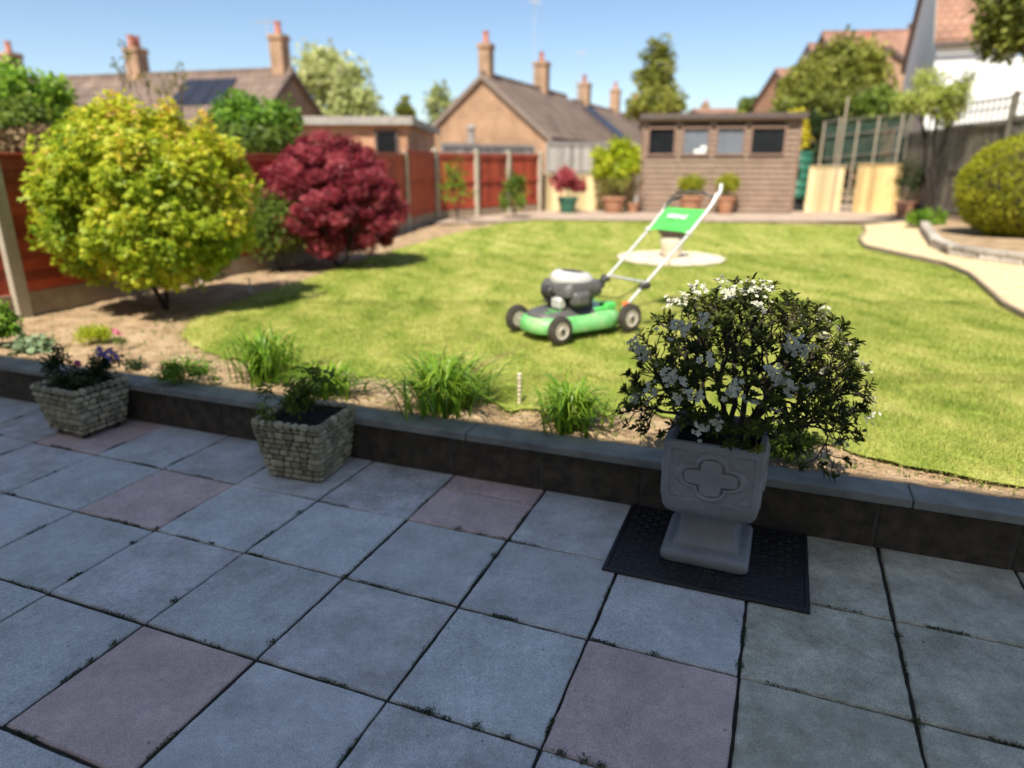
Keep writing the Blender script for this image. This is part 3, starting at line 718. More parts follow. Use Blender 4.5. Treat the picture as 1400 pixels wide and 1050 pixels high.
# flowers
PET=(np.array([(0,0,0),(.34,.45,.16),(.26,.88,.1),(0,1,.02),(-.26,.88,.1),(-.34,.45,.16)],float),np.array([(0,1,2,3),(0,3,4,5)]))
def flowers(name,mat_,parent,centres,per,spread,size,updir=None,np_=5):
    pos=[];nr=[];tp=[];sz=[];tt=[]
    for c in centres:
        c=np.array(c); o0=(c-ctr) if updir is None else np.array(updir,float); o0=o0/np.linalg.norm(o0)
        for f in range(per):
            q=c+rng.normal(0,spread,3); o=o0+rng.normal(0,.55,3)+np.array([0,-.3,.2]); o/=np.linalg.norm(o)
            ax=np.cross(o,[.2,.9,.3]); ax/=np.linalg.norm(ax); ay=np.cross(o,ax); a0=rng.random()*6; s=size*rng.uniform(.75,1.2)
            for k in range(np_):
                a=a0+k*2*PI/np_; d=(ax*math.cos(a)+ay*math.sin(a))+o*rng.uniform(.15,.6)
                pos.append(q); tp.append(d); nr.append(o); sz.append(s); tt.append(rng.random())
    V,Fq,T=scatter(PET,np.array(pos),orient(np.array(nr),np.array(tp)),np.array(sz),np.array(tt))
    return newmesh(name,V,Fq,mat_,tint=T,parent=parent)
# flower trusses where the photograph shows them (points on the crown's front / top)
fl=[]
for (u,v,dy) in [(940,452,-.2),(925,447,-.2),(877,478,-.05),(885,490,-.05),(868,470,0),(963,492,-.25),(915,515,-.2),(925,520,-.2),(930,545,-.2),(1005,530,-.25),(1000,535,-.25),(1030,548,-.2),(953,538,-.25),(890,535,-.1),(1078,480,-.2),(1090,470,-.2),(1100,482,-.2),(1072,520,-.2),(1080,535,-.2),(1063,517,-.2),(1108,528,-.15),(1065,568,-.15),(1070,580,-.1),(1145,566,0),(1155,560,0),(1137,575,0),(1183,548,.1),(1190,568,.1),(1147,607,0),(1130,505,.0),(1155,470,.15),(1163,490,.15),(1182,503,.15),(1165,478,.2),(1110,432,.1),(1118,428,.15),(1133,440,.15),(1125,430,.1),(1148,452,.15),(1097,440,.0),(950,392,.05),(960,398,-.05),(1000,398,.0),(1020,395,.05),(918,412,.05),(935,408,.05),(995,403,-.05),(1048,393,.05),(1030,398,.0),(985,384,.1),(1125,460,0),(1040,420,-.1),(962,440,-.15),(1052,505,-.25),(870,545,0),(983,580,-.2),(957,588,-.2)]:
    c=Vector(AZ)+Vector((.05,.02,0)); q=bp(u,v,y=AZ.y-.03+dy*1.25); fl.append(tuple(q-AZ))
flowers('flowers',M['petal'],t,fl[::1],13,.0125,.0105)

# ---------------------------------------------------------------- stone planters
def planter(loc,rot,w,d,h,seed,label,feet):
    g=random.Random(seed); t=thing('stone_planter',label,'planter',loc,rot,'stone effect planters on the patio')
    z0=.03 if feet else .008; tw=.75
    def half(z,a): return a/2*(tw+(1-tw)*((z-z0)/(h-z0))**.85)
    core=MB(); rr=[]
    for z in np.linspace(z0,h-.02,7): rr.append(rrect(half(z,w)-.008,half(z,d)-.008,.02,z,5))
    rr.append(rrect(w/2-.034,d/2-.034,.012,h-.02,5)); rr.append(rrect(w/2-.04,d/2-.04,.01,h-.07,5)); core.loft(rr); core.build('body',M['stonedark'],t,smooth=50)
    st=MB(); z=z0+.002
    while z<h-.036:
        rh=min(g.uniform(.024,.038),h-.030-z)
        if rh<.012: break
        zm=z+rh/2
        for q in range(4):
            a,bb=(w,d) if q%2==0 else (d,w); hx=half(zm,a); hy=half(zm,bb); x=-hx-.002
            while x<hx-.006:
                sw=g.uniform(.03,.072); x1=min(x+sw,hx+.002)
                if hx-x1<.015: x1=hx+.002
                Q=Matrix.Rotation(q*PI/2,3,'Z')
                sl_=math.atan2((half(h,bb)-half(z0,bb)),(h-z0))
                Mr=Q@Matrix.Rotation(sl_,3,'X')@Matrix.Rotation(g.uniform(-.06,.06),3,'Y')
                c=Q@Vector(((x+x1)/2,-hy+.002,zm))
                two=(x1-x)<.035 and rh>.030 and g.random()<.4
                if two:
                    for s in (-.25,.25): st.rbox(c+Vector((0,0,s*rh)),(x1-x-.004,.02+g.uniform(0,.006),rh/2-.003),.005,t=g.random(),M=Mr)
                else: st.rbox(c,(x1-x-.0035,.020+g.uniform(0,.008),rh-.0035),.0065,t=g.random(),M=Mr)
                x=x1
        z+=rh
    st.build('stonework',M['stone'],t,smooth=60,tint=True,bevel=.002)
    rm=MB()
    for q in range(4):
        a,bb=(w,d) if q%2==0 else (d,w); x=-a/2; Q=Matrix.Rotation(q*PI/2,3,'Z')
        while x<a/2-.02:
            sw=g.uniform(.036,.052); x1=min(x+sw,a/2)
            if a/2-x1<.02: x1=a/2-.004
            c=Q@Vector(((x+x1)/2,-bb/2+.012,h-.018)); rm.rbox(c,(x1-x-.002,.036,.034+g.uniform(-.003,.003)),.011,rz=q*PI/2,t=g.random()); x=x1
    rm.build('rim',M['stone'],t,smooth=60,tint=True,bevel=.003)
    MB().loft([rrect(w/2-.04,d/2-.04,.01,h-.09,4),rrect(w/2-.04,d/2-.04,.01,h-.052,4)]).build('soil',M['soil'],t)
    if feet:
        for sx in (-1,1):
            for sy in (-1,1): MB().rbox((sx*w*.27,sy*d*.27,.017),(.04,.04,.034),.006).build('foot',M['stonedark'],t)
    else: MB().rbox((0,0,.006),(w*.6,d*.6,.012),.003).build('foot',M['stonedark'],t)
    return t
P1=Vector((-.975,3.005,0)); P0=Vector((-2.345,3.52,0))
planter(P1,R(-17),.355,.335,.30,3,'stone effect planter nearer the urn, holding one leafy green plant',False)
planter(P0,R(-24),.345,.325,.29,4,'stone effect planter at the far left on little feet, full of dark pansies and pinks',True)
def potplant(loc,label,name,cat,tips,nleaf,size,matl,tmpl=LEAF,stemr=.005,rad=.03,droop=.2):
    t=thing(name,label,cat,loc); mb=MB(); branches(mb,(0,0,-.005),[p[:3] for p in tips],stemr,.0012,.5,.1,5); mb.build('stem',M['l_stem'] if 'l_stem' in M else M['bark'],t,smooth=True)
    leafcloud('foliage',matl,t,[(p[0],p[1],p[2],rad*(p[3] if len(p)>3 else 1)) for p in tips],nleaf,size,tmpl,droop=droop)
    return t
g=random.Random(9)
tp=[(-.02+g.gauss(0,.06),.01+g.gauss(0,.05),g.uniform(.08,.20),1) for _ in range(14)]+[(-.13,-.08,.06,.8),(-.15,-.07,.10,.8),(-.12,-.10,.03,.8),(.10,.05,.20,.8),(.12,.03,.14,.8),(.05,.0,.24,.9),(.08,0,.22,1)]
potplant((P1.x,P1.y,.243),'young green leafy plant in the stone effect planter nearer the urn','potted_plant','plant',tp,22,.042,M['l_mid'],LEAF,.006,.035)
tp=[(g.uniform(-.13,.13),g.uniform(-.11,.11),g.uniform(.02,.09),1) for _ in range(38)]+[(-.12+g.gauss(0,.03),.05+g.gauss(0,.03),g.uniform(.10,.2),1) for _ in range(12)]+[(.10+g.gauss(0,.035),.05+g.gauss(0,.04),g.uniform(.08,.19),1) for _ in range(16)]
pf=potplant((P0.x,P0.y,.238),'dark leafy bedding plants with pink and purple flowers in the far left planter','potted_plant','plant',tp,26,.03,M['l_dark'],LEAF,.006,.035)
def rel(u,v,y): q=bp(u,v,y=y); return tuple(q-Vector((P0.x,P0.y,.238)))
ctr=np.array([0,0,-.1])
flowers('pink_flower',M['pinkpetal'],pf,[rel(104,496,3.42),rel(106,498,3.42)],5,.006,.014)
flowers('purple_flower',M['purplepetal'],pf,[rel(138,484,3.5),rel(145,484,3.5),rel(152,482,3.52),rel(158,490,3.5),rel(133,480,3.5),rel(148,489,3.48)],4,.008,.014)

# ---------------------------------------------------------------- bed plants
def blades_clump(name,label,loc,n,h,spread,seed,matl=M['l_blade'],w=.013,group='strappy leaved clumps along the wall'):
    g=random.Random(seed); V=[];Fq=[];T=[]
    for _ in range(n):
        a=g.uniform(0,2*PI); r0=abs(g.gauss(0,spread*.30)); hh=h*g.uniform(.55,1.15); out=g.uniform(.1,1.0)**.8*spread*1.25; ww=w*g.uniform(.6,1.2); tw=g.uniform(-.5,.5); t_=min(1,max(0,g.gauss(.5,.22)))
        bx,by=math.cos(a+g.uniform(-1,1))*r0,math.sin(a+g.uniform(-1,1))*r0; S=6; b=len(V)
        sx,sy=-math.sin(a+tw),math.cos(a+tw)
        k2=g.uniform(.35,1.15)
        for s in range(S+1):
            q=s/S; x=bx+math.cos(a)*out*q**1.6; y=by+math.sin(a)*out*q**1.6; z=hh*(math.sin(q*PI*.5)-k2*.55*max(0,q-.45)**1.5*2)
            wq=ww*(1-q**2.2)*.5+.0006
            V+=[(x-sx*wq,y-sy*wq,max(z,.004)),(x+sx*wq,y+sy*wq,max(z,.004))]; T+=[t_,t_]
        for s in range(S): Fq.append((b+2*s,b+2*s+1,b+2*s+3,b+2*s+2))
    return tag(newmesh(name,V,np.array(Fq),matl,tint=T,loc=loc),label,'plant',group)
def gl(u,v,z=LZ-.03,b=0): p=bp(u,v,z)+WN*b; return (p.x,p.y,z)
blades_clump('daylily_clump','tallest strappy green clump, behind and left of the leafy plant planter',gl(355,524,b=.06),230,.31,.26,1)
blades_clump('daylily_clump','low strappy clump showing just right of the leafy plant planter',gl(440,545,b=.06),170,.19,.24,2)
blades_clump('daylily_clump','widest strappy green clump behind the middle of the wall',gl(600,565,b=.06),360,.29,.30,3)
blades_clump('daylily_clump','strappy green clump left of the grey urn, beside the white marker peg',gl(775,592,b=.06),300,.24,.20,4)
# loose long stalks lying over the lawn by the widest clump
mb=MB(); g=random.Random(3)
c0=Vector(gl(600,560))
for k in range(16):
    a=g.uniform(-.2,1.6); L_=g.uniform(.25,.5); mb.tube([c0+Vector((g.uniform(-.1,.1),g.uniform(0,.1),.02)),c0+Vector((math.cos(a)*L_*.5,math.sin(a)*L_*.3,L_*.55)),c0+Vector((math.cos(a)*L_,math.sin(a)*L_*.6,L_*.75))],[.0018,.0014,.0007],4,t=g.random())
tag(mb.build('dry_stalks',M['l_brown'],tint=True),'thin dry stalks arching out of the widest strappy clump','stalks')
def lowplant(label,u,v,rx,h,matl,size,nc=16,per=40,tmpl=LEAF,seed=1,name='low_plant',cat='plant',tm=.5,group=None,ry=None):
    p=gl(u,v); return shrub(name,label,cat,p,rx,ry or rx*.8,h,matl,size,nc,per,tmpl,z0=.01,seed=seed,clr=min(.05,rx*.45),stemr=.004,tm=tm,lo=-.1,shell=.3,group=group)
lowplant('small lime green mound on the bare soil behind the flowering planter',130,470,.13,.13,M['l_lime'],.022,26,50,seed=2)
lowplant('feathery bright green tuft behind the wall between the two stone planters',258,528,.17,.15,M['l_bright'],.035,26,40,LEAFN,seed=3)
lowplant('bright green plant at the left edge of the photo behind the wall',0,478,.16,.32,M['l_bright'],.05,26,40,LEAF,seed=4)
lowplant('dusty grey green broad leaves by the wall left of the flowering planter',48,482,.13,.09,M['l_greyg'],.055,12,14,LEAFR,seed=5)
lowplant('dark small plant on the soil just right of the grey urn',1080,632,.13,.13,M['l_mid'],.025,26,50,seed=6)
lowplant('low dark sprig at the wall edge right of the flowering planter',183,505,.08,.06,M['l_dark'],.022,12,26,seed=7)
tl_=lowplant('tiny pink flowered sprig on the soil behind the flowering planter',165,480,.05,.12,M['l_mid'],.018,8,20,seed=8)
ctr=np.array([0,0,-.05]); flowers('flower_head',M['pinkpetal'],tl_,[(0,0,.13),(.02,0,.12),(-.02,0,.14)],4,.008,.014)
# weeds sprinkled on the soil
g=random.Random(12); pts=[]
for _ in range(420):
    u,v=g.uniform(60,330),g.uniform(425,500)
    if g.random()<.66: u,v=g.uniform(480,1390),0; v=500+(u-480)*.195+g.uniform(0,45)
    p=gl(u,v)
    for k in range(g.randint(3,8)): pts.append((p[0]+g.gauss(0,.012),p[1]+g.gauss(0,.012),LZ-.028))
pts=np.array(pts); pts=pts[(pts[:,0]-W0.x)*WN.x+(pts[:,1]-W0.y)*WN.y>.2]; n=len(pts)
V,Fq,T=scatter(LEAFN,pts,orient(rand_dirs(n),rand_dirs(n)*.6+np.array([0,0,1])),rng.uniform(.01,.03,n),rng.uniform(.3,1,n))
tag(newmesh('soil_weeds',V,Fq,M['l_mid'],tint=T),'scattered little weeds and grass shoots on the bare soil','weeds',kind='stuff')
# stones and crumbs of soil
g=random.Random(13); mb=MB()
for _ in range(900):
    r=g.random()
    u,v=(g.uniform(20,330),g.uniform(400,510)) if r<.45 else (g.uniform(820,1395),g.uniform(585,680)) if r<.85 else (g.uniform(480,720),g.uniform(500,590))
    p=gl(u,v); 
    if (p[0]-W0.x)*WN.x+(p[1]-W0.y)*WN.y<.2: continue
    s=g.uniform(.004,.013); mb.rbox((p[0],p[1],p[2]+s*.3+.004),(s*g.uniform(.8,1.5),s,s*.7),s*.25,g.uniform(0,3))
tag(mb.build('soil_crumbs',M['earth']),'crumbs of dry earth and grit on the flower bed','earth',kind='stuff')
# marker peg
p=gl(710,556); t=thing('marker_peg','short white ringed peg standing at the lawn edge between strappy clumps','peg',p)
pr=[(.008,0)]
for k in range(7): pr+=[(.010,.012+k*.022),(.011,.026+k*.022),(.009,.028+k*.022),(.009,.032+k*.022)]
MB().lathe(pr+[(.012,.172),(.012,.178),(.004,.182)],n=14).build('peg_shaft',M['paleslab'],t,smooth=30)
p=gl(343,402); t=thing('plant_label','thin pale stake at the lawn edge near the golden maple','stake',p)
MB().rbox((0,0,.07),(.018,.006,.16),.002).build('stake',M['whitetrim'],t)

# ---------------------------------------------------------------- golden maple
GM=Vector((-2.95,5.72,LZ-.03))
t=thing('golden_maple','large rounded golden yellow japanese maple beside the red fence','tree',(GM.x,GM.y,GM.z))
c0=Vector((-2.90,5.66,1.14))-GM
cl=dome(280,.735,.70,.67,tuple(c0),-1,.5,.14,21)
cl=[(c0.x+(c[0]-c0.x)*(1+.26*max(0,min(1,(c0.z-c[2])/.6))),c0.y+(c[1]-c0.y)*(1+.2*max(0,min(1,(c0.z-c[2])/.6))),c[2],c[3]) for c in cl]
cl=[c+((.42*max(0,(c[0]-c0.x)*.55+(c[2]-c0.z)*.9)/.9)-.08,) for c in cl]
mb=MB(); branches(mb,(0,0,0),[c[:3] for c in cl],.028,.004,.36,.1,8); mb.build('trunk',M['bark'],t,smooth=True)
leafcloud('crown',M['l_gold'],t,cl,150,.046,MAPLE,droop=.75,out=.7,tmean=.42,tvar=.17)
# sprays sticking out
sp=[(*(Vector(bp(u,v,y=5.5))-GM),.09,.1) for u,v in [(62,250),(60,275),(66,300),(75,330),(110,160),(150,145),(225,145),(280,165),(320,200),(330,250),(120,345),(170,365),(250,372),(54,268),(54,290)]]
leafcloud('hanging_sprays',M['l_gold'],t,sp,40,.046,MAPLE,droop=.9,out=.6,tmean=.6,tvar=.15)

# red laceleaf maple
RM=Vector((-2.04,8.15,LZ-.03))
t=thing('red_maple','domed deep red laceleaf maple in front of the red fence','tree',(RM.x,RM.y,RM.z))
c0=Vector((-2.06,8.12,1.05))-RM
cl=dome(230,.74,.66,.66,tuple(c0),-1,.5,.13,22)
cl=[(c0.x+(c[0]-c0.x)*(1+.30*max(0,min(1,(c0.z-c[2])/.6))),c0.y+(c[1]-c0.y)*(1+.2*max(0,min(1,(c0.z-c[2])/.6))),c[2],c[3]) for c in cl]
mb=MB(); branches(mb,(0,0,0),[c[:3] for c in cl],.03,.004,.36,.12,8); mb.build('trunk',M['bark'],t,smooth=True)
leafcloud('crown',M['l_red'],t,cl,150,.052,LACE,droop=1.1,out=.6,tmean=.5,tvar=.2,flat=.7)

shrub('evergreen_shrub','dark green shrub with pale new leaves between the golden and red maples','shrub',(-2.62,7.75,LZ-.02),.40,.34,.95,M['l_mid'],.06,60,70,seed=31,clr=.16,z0=.1,tm=.42)

# ---------------------------------------------------------------- left fence
def fence_panel(a,b,z0,z1,m,label,nb,group,vertical=True,seed=1,rail=True,gb=True,over=0):
    a=Vector(a);b=Vector(b);d=b-a;L_=d.length;ang=math.atan2(d.y,d.x); t=thing('garden_fence',label,'fence',((a+b)/2).to_tuple()[:2]+(z0,),ang,group)
    g=random.Random(seed); h=z1-z0; gbh=.2 if gb else 0
    if gb: MB().rbox((0,0,gbh/2),(L_-.02,.04,gbh),.004).build('gravel_board',M['gboard'],t)
    mb=MB()
    if vertical:
        w=(L_-.04)/nb
        for k in range(nb):
            mb.box((-L_/2+.02+w*(k+.5),.006*(k%2)+g.uniform(-.001,.001),gbh+(h-gbh-.03)/2),(w+.004,.012,h-gbh-.03-g.uniform(0,.004)),t=g.random())
    else:
        w=(h-gbh-.03)/nb
        for k in range(nb):
            Mx=Matrix.Rotation(R(-7),3,'X'); mb.rbox((g.uniform(-.002,.002),0,gbh+w*(k+.5)),(L_-.04,.012,w+.012),.003,t=g.random(),M=Mx)
    mb.build('boards',m,t,tint=False)
    MB().rbox((0,.0,h-.012),(L_-.01,.055,.026),.003).build('capping',m,t)
    if rail:
        fr=MB()
        for s in (-1,1): fr.rbox((s*(L_/2-.035),-.02,gbh+(h-gbh)/2-.01),(.045,.025,h-gbh-.03),.003)
        for z in (gbh+.06,h/2+.1,h-.07): fr.rbox((0,-.018,z),(L_-.12,.022,.045),.003)
        fr.build('frame',m,t)
    return t
def fpost(p,z1,label,m=None,w=.10,group='concrete fence posts'):
    t=thing('fence_post',label,'fence post',(p[0],p[1],LZ-.05),R(-20),group); h=z1-LZ+.05
    MB().rbox((0,0,h/2-.02),(w,w,h-.04),.008).rbox((0,0,h-.02),(w*.82,w*.82,.06),.03).build('shaft',m or M['post'],t); return t
fa=bp(30,430,LZ); fb=bp(430,352,LZ); fd=(fb-fa); fm=(fa+fb)/2
fz=fa-fd.normalized()*1.9
f0=bp(597,300,LZ); q1=fb+(f0-fb)*.33; q2=fb+(f0-fb)*.66
fence_panel(fz,fa,LZ-.03,1.49,M['redwood'],'red boarded fence panel at the left edge of the photo, nearest the patio',10,'red fence panels on the left',False,1,rail=False)
fence_panel(fa,fm,LZ-.03,1.48,M['redwood'],'red fence panel behind the golden maple, beside the nearest concrete post',12,'red fence panels on the left',False,2,rail=False)
fence_panel(fm,fb,LZ-.03,1.50,M['redwood'],'red fence panel between the golden maple and the red maple',14,'red fence panels on the left',True,3)
fence_panel(fb,q1,LZ-.03,1.53,M['redwood'],'red fence panel just behind the red maple',14,'red fence panels on the left',True,4)
fence_panel(q1,q2,LZ-.03,1.56,M['redwood'],'red fence panel partly hidden by the right of the red maple',14,'red fence panels on the left',True,5)
fence_panel(q2,f0,LZ-.03,1.62,M['redwood'],'red fence panel just right of the red maple, left of the far posts',14,'red fence panels on the left',True,6)
fpost(fa,1.545,'tall pale concrete post nearest the patio at the left edge',w=.115)
fpost(fm,1.52,'concrete post behind the golden maple'); fpost(fb,1.52,'concrete post left of the red maple base')
fpost(q1,1.56,'concrete post behind the red maple'); fpost(q2,1.6,'concrete post right behind the red maple')
fp=[bp(597,300,LZ),bp(652,296,LZ),bp(695,292,LZ),bp(737,289,LZ)]
lab=['first of the four far concrete posts, beside the climber','second far concrete post from the red maple','third far concrete post from the red maple','last concrete post where the red fence ends by the cream boards']
for k in range(4): fpost(fp[k],1.68-.01*k,lab[k],w=.13)
for k in range(3): fence_panel(fp[k],fp[k+1],LZ-.03,1.60,M['redwood'],['red panel with pale climber, between first and second far posts','red panel between second and third far posts','red panel behind the green shrub, next to the cream boards'][k],9,'red fence panels on the left',True,10+k)
# grey boards rising behind the far red panels
t=fence_panel(bp(600,300,LZ)+Vector((-.1,1.8,0)),bp(737,289,LZ)+Vector((-.1,1.0,0)),LZ,1.83,M['greywood'],'weathered grey fence rising behind the far red panels',22,None,True,20,gb=False)
t=fence_panel((.9,19.3,0),(4.2,19.3,0),LZ,1.92,M['greywood'],'weathered grey board fence left of the shed, behind the cream boards',26,None,True,21,gb=False)
t=fence_panel((.70,17.75,0),(3.1,17.9,0),LZ,1.13,M['creamwood'],'low cream board fence between the red fence and the shed',16,None,True,22,gb=False,rail=False)
t=fence_panel((7.15,17.2,0),(8.02,17.15,0),LZ,1.33,M['creamwood'],'narrow pale board screen beside the green water butt',6,None,True,23,gb=False,rail=False)
t=fence_panel((8.22,17.0,0),(9.30,16.9,0),LZ,1.37,M['yellowwood'],'new yellow pine board screen under the netting frame',7,None,True,24,gb=False,rail=False)
# climber and shrub at the far red fence
t=shrub('climber','sparse pale green climber on the first far red panel','climber',tuple(bp(625,304,LZ-.02)),.42,.2,1.25,M['l_bright'],.10,24,14,seed=41,clr=.14,z0=.15,tm=.6)
shrub('young_shrub','green shrub at the lawn edge before the last red panels','shrub',tuple(bp(703,299,LZ-.02)),.36,.3,.95,M['l_mid'],.08,36,45,seed=42,clr=.13,z0=.05,tm=.6)

# ---------------------------------------------------------------- mower
fwd=Vector((-.818,-.575)); MC=Vector((.438,4.807,LZ+.006))
t=thing('lawn_mower','green push mower with white engine cover standing on the lawn','lawn mower',MC,math.atan2(fwd.y,fwd.x))
# deck shell
rings=[]
def dring(z,sc,front,rear):
    o=[]
    N=40
    for k in range(N):
        a=2*PI*k/N; ca,sa=math.cos(a),math.sin(a)
        e=.62; x=math.copysign(abs(ca)**e,ca); y=math.copysign(abs(sa)**e,sa)
        xx=(front if x>0 else rear)*x; o.append(Vector((xx,y*.225*sc*(1-.12*max(0,x)),z)))
    return o
MB().loft([dring(.045,1.0,.40,.33),dring(.055,1.03,.41,.34),dring(.10,1.03,.41,.34),dring(.135,.97,.395,.33),dring(.152,.86,.36,.31),dring(.158,.7,.30,.28)]).build('deck',M['mdeck'],t,smooth=50)
MB().loft([dring(.150,.80,.37,.10),dring(.172,.76,.36,.10),dring(.186,.66,.31,.09),dring(.19,.5,.22,.08)]).build('deck_cover',M['mgrey'],t,smooth=50)
MB().rbox((-.18,0,.168),(.22,.30,.03),.012).rbox((-.24,.10,.185),(.10,.09,.03),.01).build('rear_hatch',M['mgreen'],t,bevel=.004)
# slots on the front cover
s_=MB()
for k in range(4): s_.rbox((.20+.035*k,.06,.1905-.003*k),(.012,.11,.006),.002)
s_.build('cover_slots',M['mgreen'],t)
# skirt line
# wheels
def wheel(x,y,r,w):
    s=1 if y>0 else -1
    Mx=Matrix.Rotation(-s*PI/2,3,'X')
    o=thing_part('wheel',(x,y,r),t)
    ty=MB(); pr=[(r*.62,-w/2),(r*.9,-w/2),(r*.98,-w/2+.006),(r,-w/4),(r,w/4),(r*.98,w/2-.006),(r*.9,w/2),(r*.62,w/2)]
    ty.lathe(pr,n=36,M=Mx,caps=False)
    for k in range(30):
        a=2*PI*k/30; ty.box((math.cos(a)*r,0,math.sin(a)*r),(.008,w*.8,.008),M=Matrix.Rotation(-a,3,'Y'))
    ty.build('tyre',M['tyre'],o,smooth=40)
    MB().lathe([(r*.66,-w/2+.004),(r*.66,w/2-.003),(r*.60,w/2+.002),(r*.52,w/2-.004),(r*.28,w/2-.002),(r*.22,w/2+.004),(r*.08,w/2+.004)],n=30,M=Mx).build('rim',M['hub'],o,smooth=30)
    MB().lathe([(r*.17,0),(r*.17,w/2+.006),(r*.13,w/2+.009),(r*.02,w/2+.009)],n=16,M=Mx).build('hub_cap',M['mdark'],o,smooth=30)
def thing_part(name,loc,parent):
    o=bpy.data.objects.new(name,None); C.objects.link(o); o.parent=parent; o.location=loc; o.empty_display_size=.05; return o
for x in (.315,-.325):
    for y in (.245,-.245): wheel(x,y,.092 if x>0 else .098,.048)
ax=MB(); ax.tube([(.315,-.22,.092),(.315,.22,.092)],.008,8); ax.tube([(-.325,-.22,.098),(-.325,.22,.098)],.008,8); ax.build('axle',M['alu'],t)
# engine
MB().loft([rrect(.125,.13,.04,.185,5,(.03,0)),rrect(.12,.125,.04,.25,5,(.03,0)),rrect(.10,.105,.04,.27,5,(.03,0))]).build('engine_block',M['mdark'],t,smooth=40)
fins=MB()
for k in range(6): fins.rbox((.165,-.02,.225+k*.016),(.10,.13,.006),.002)
fins.build('cooling_fins',M['mdark'],t)
MB().loft([rrect(.135,.15,.05,.262,6,(.02,0)),rrect(.172,.170,.06,.285,6,(.025,0)),rrect(.176,.172,.07,.335,6,(.02,0)),rrect(.160,.16,.07,.370,6,(.015,0)),rrect(.13,.13,.07,.375,6,(.01,0))]).build('engine_shroud',M['mgrey'],t,smooth=50)
MB().rbox((.08,.165,.27),(.15,.075,.10),.018).rbox((.085,.205,.27),(.10,.02,.07),.008).build('air_filter',M['mgrey'],t,bevel=.006,smooth=40)
MB().rbox((.185,.06,.235),(.07,.10,.085),.015).build('muffler',M['alu'],t,bevel=.004)
MB().lathe([(.035,-.05),(.045,-.04),(.045,.04),(.035,.05)],(.19,-.04,.30),18,M=Matrix.Rotation(PI/2,3,'X')).build('fuel_tank',M['mdark'],t,smooth=40)
MB().lathe([(.030,-.02),(.034,-.012),(.034,.012),(.03,.02)],(-.13,.13,.345),16,M=Matrix.Rotation(PI/2,3,'X')).build('fuel_cap',M['mdark'],t,smooth=40)
TI=Matrix.Rotation(R(-7),3,'Y')@Matrix.Rotation(R(-3),3,'X')
MB().lathe([(.135,-.035),(.143,-.015),(.142,.01),(.130,.035),(.105,.052),(.078,.055)],(.02,0,.378),36,sx=1.15,sy=1.0,M=TI).build('engine_cover',M['mwhite'],t,smooth=40)
gr=MB(); gr.lathe([(.080,.052),(.080,.060),(.072,.062),(.02,.060)],(.025,0,.375),28,sx=1.15,sy=.8,M=TI); gr.build('cover_grille',M['mdark'],t,smooth=40)
# handle tubes
def hp(y): return [(-.30,y,.17),(-.36,y,.20),(-.48,y*1.02,.295),(-.95,y*1.06,.665)]
for y in (.195,-.195):
    MB().tube(hp(y),.0115,10).build('lower_handle',M['alu'],t,smooth=True)
    MB().tube([(-.93,y*1.06,.65),(-1.10,y*1.08,.80),(-1.16,y*1.1,.86),(-1.20,y*1.1,.93)] if y>0 else [(-.93,y*1.06,.65),(-1.08,y*1.07,.785),(-1.12,y*1.07,.815)],.0125,10).build('upper_handle',M['alu'],t,smooth=True)
    MB().lathe([(.02,-.016),(.026,-.01),(.026,.01),(.02,.016)],(-.50,y*1.02+(.03 if y>0 else -.03),.31),14,M=Matrix.Rotation(PI/2,3,'X')).rbox((-.49,y*1.02,.302),(.07,.045,.04),.01).build('handle_clamp',M['mdark'],t,smooth=40)
    MB().rbox((-.325,y,.19),(.05,.035,.035),.008).build('handle_bracket',M['orange'],t)
    MB().rbox((-.93,y*1.06,.652),(.05,.035,.04),.01).build('handle_joint',M['alu'],t)
MB().tube([(-.52,.2,.327),(-.52,-.2,.327)],.009,8).build('cross_brace',M['alu'],t,smooth=True)
# control panel: curved green sheet between the tubes
pn=MB(); N=10; rows=[]
def pane(u,v,off):  # u along the tubes 0..1, v across -1..1
    x=-.93-.175*u; z=.655+.155*u; wv=.205; dip=.03*(1-v*v)*(1-u)*.0; cut=.045*(1-abs(v)**1.5)*(1 if u<.02 else 0)
    return Vector((x-cut*.75+off*-.66,v*wv,z+cut*.66+off*.75))
for off in (.012,-.012):
    for u in (0,.08,.5,.92,1):
        rows.append([pane(u,-1.04+2.08*k/N,off+.010*math.sin(u*PI)) for k in range(N+1)])
b0=len(pn.v); vs=[p for r in rows for p in r]; W_=N+1; fs=[]
for s in (0,5):
    for i in range(4):
        for k in range(N): fs.append(((s+i)*W_+k,(s+i)*W_+k+1,(s+i+1)*W_+k+1,(s+i+1)*W_+k))
for k in range(N): fs.append((k,k+1,5*W_+k+1,5*W_+k)); fs.append((4*W_+k,4*W_+k+1,9*W_+k+1,9*W_+k))
for i in range(4):
    for e in (0,N): fs.append((i*W_+e,(i+1)*W_+e,(5+i+1)*W_+e,(5+i)*W_+e))
pn.add(vs,fs); pp_=pn.build('control_panel',M['mgreen'],t,smooth=50)
# lettering on the panel
tc_=bpy.data.curves.new('panel_lettering','FONT'); tc_.body='VIKING'; tc_.size=.062; tc_.align_x='CENTER'; tc_.align_y='CENTER'; tc_.extrude=.001; tc_.offset=.0012; tc_.shear=.2
to=bpy.data.objects.new('tmp',tc_); C.objects.link(to); bpy.context.view_layer.update()
me=bpy.data.meshes.new_from_object(to.evaluated_get(bpy.context.evaluated_depsgraph_get())); bpy.data.objects.remove(to)
me.materials.clear(); me.materials.append(M['textwhite']); lt=bpy.data.objects.new('panel_lettering',me); C.objects.link(lt); lt.parent=pp_
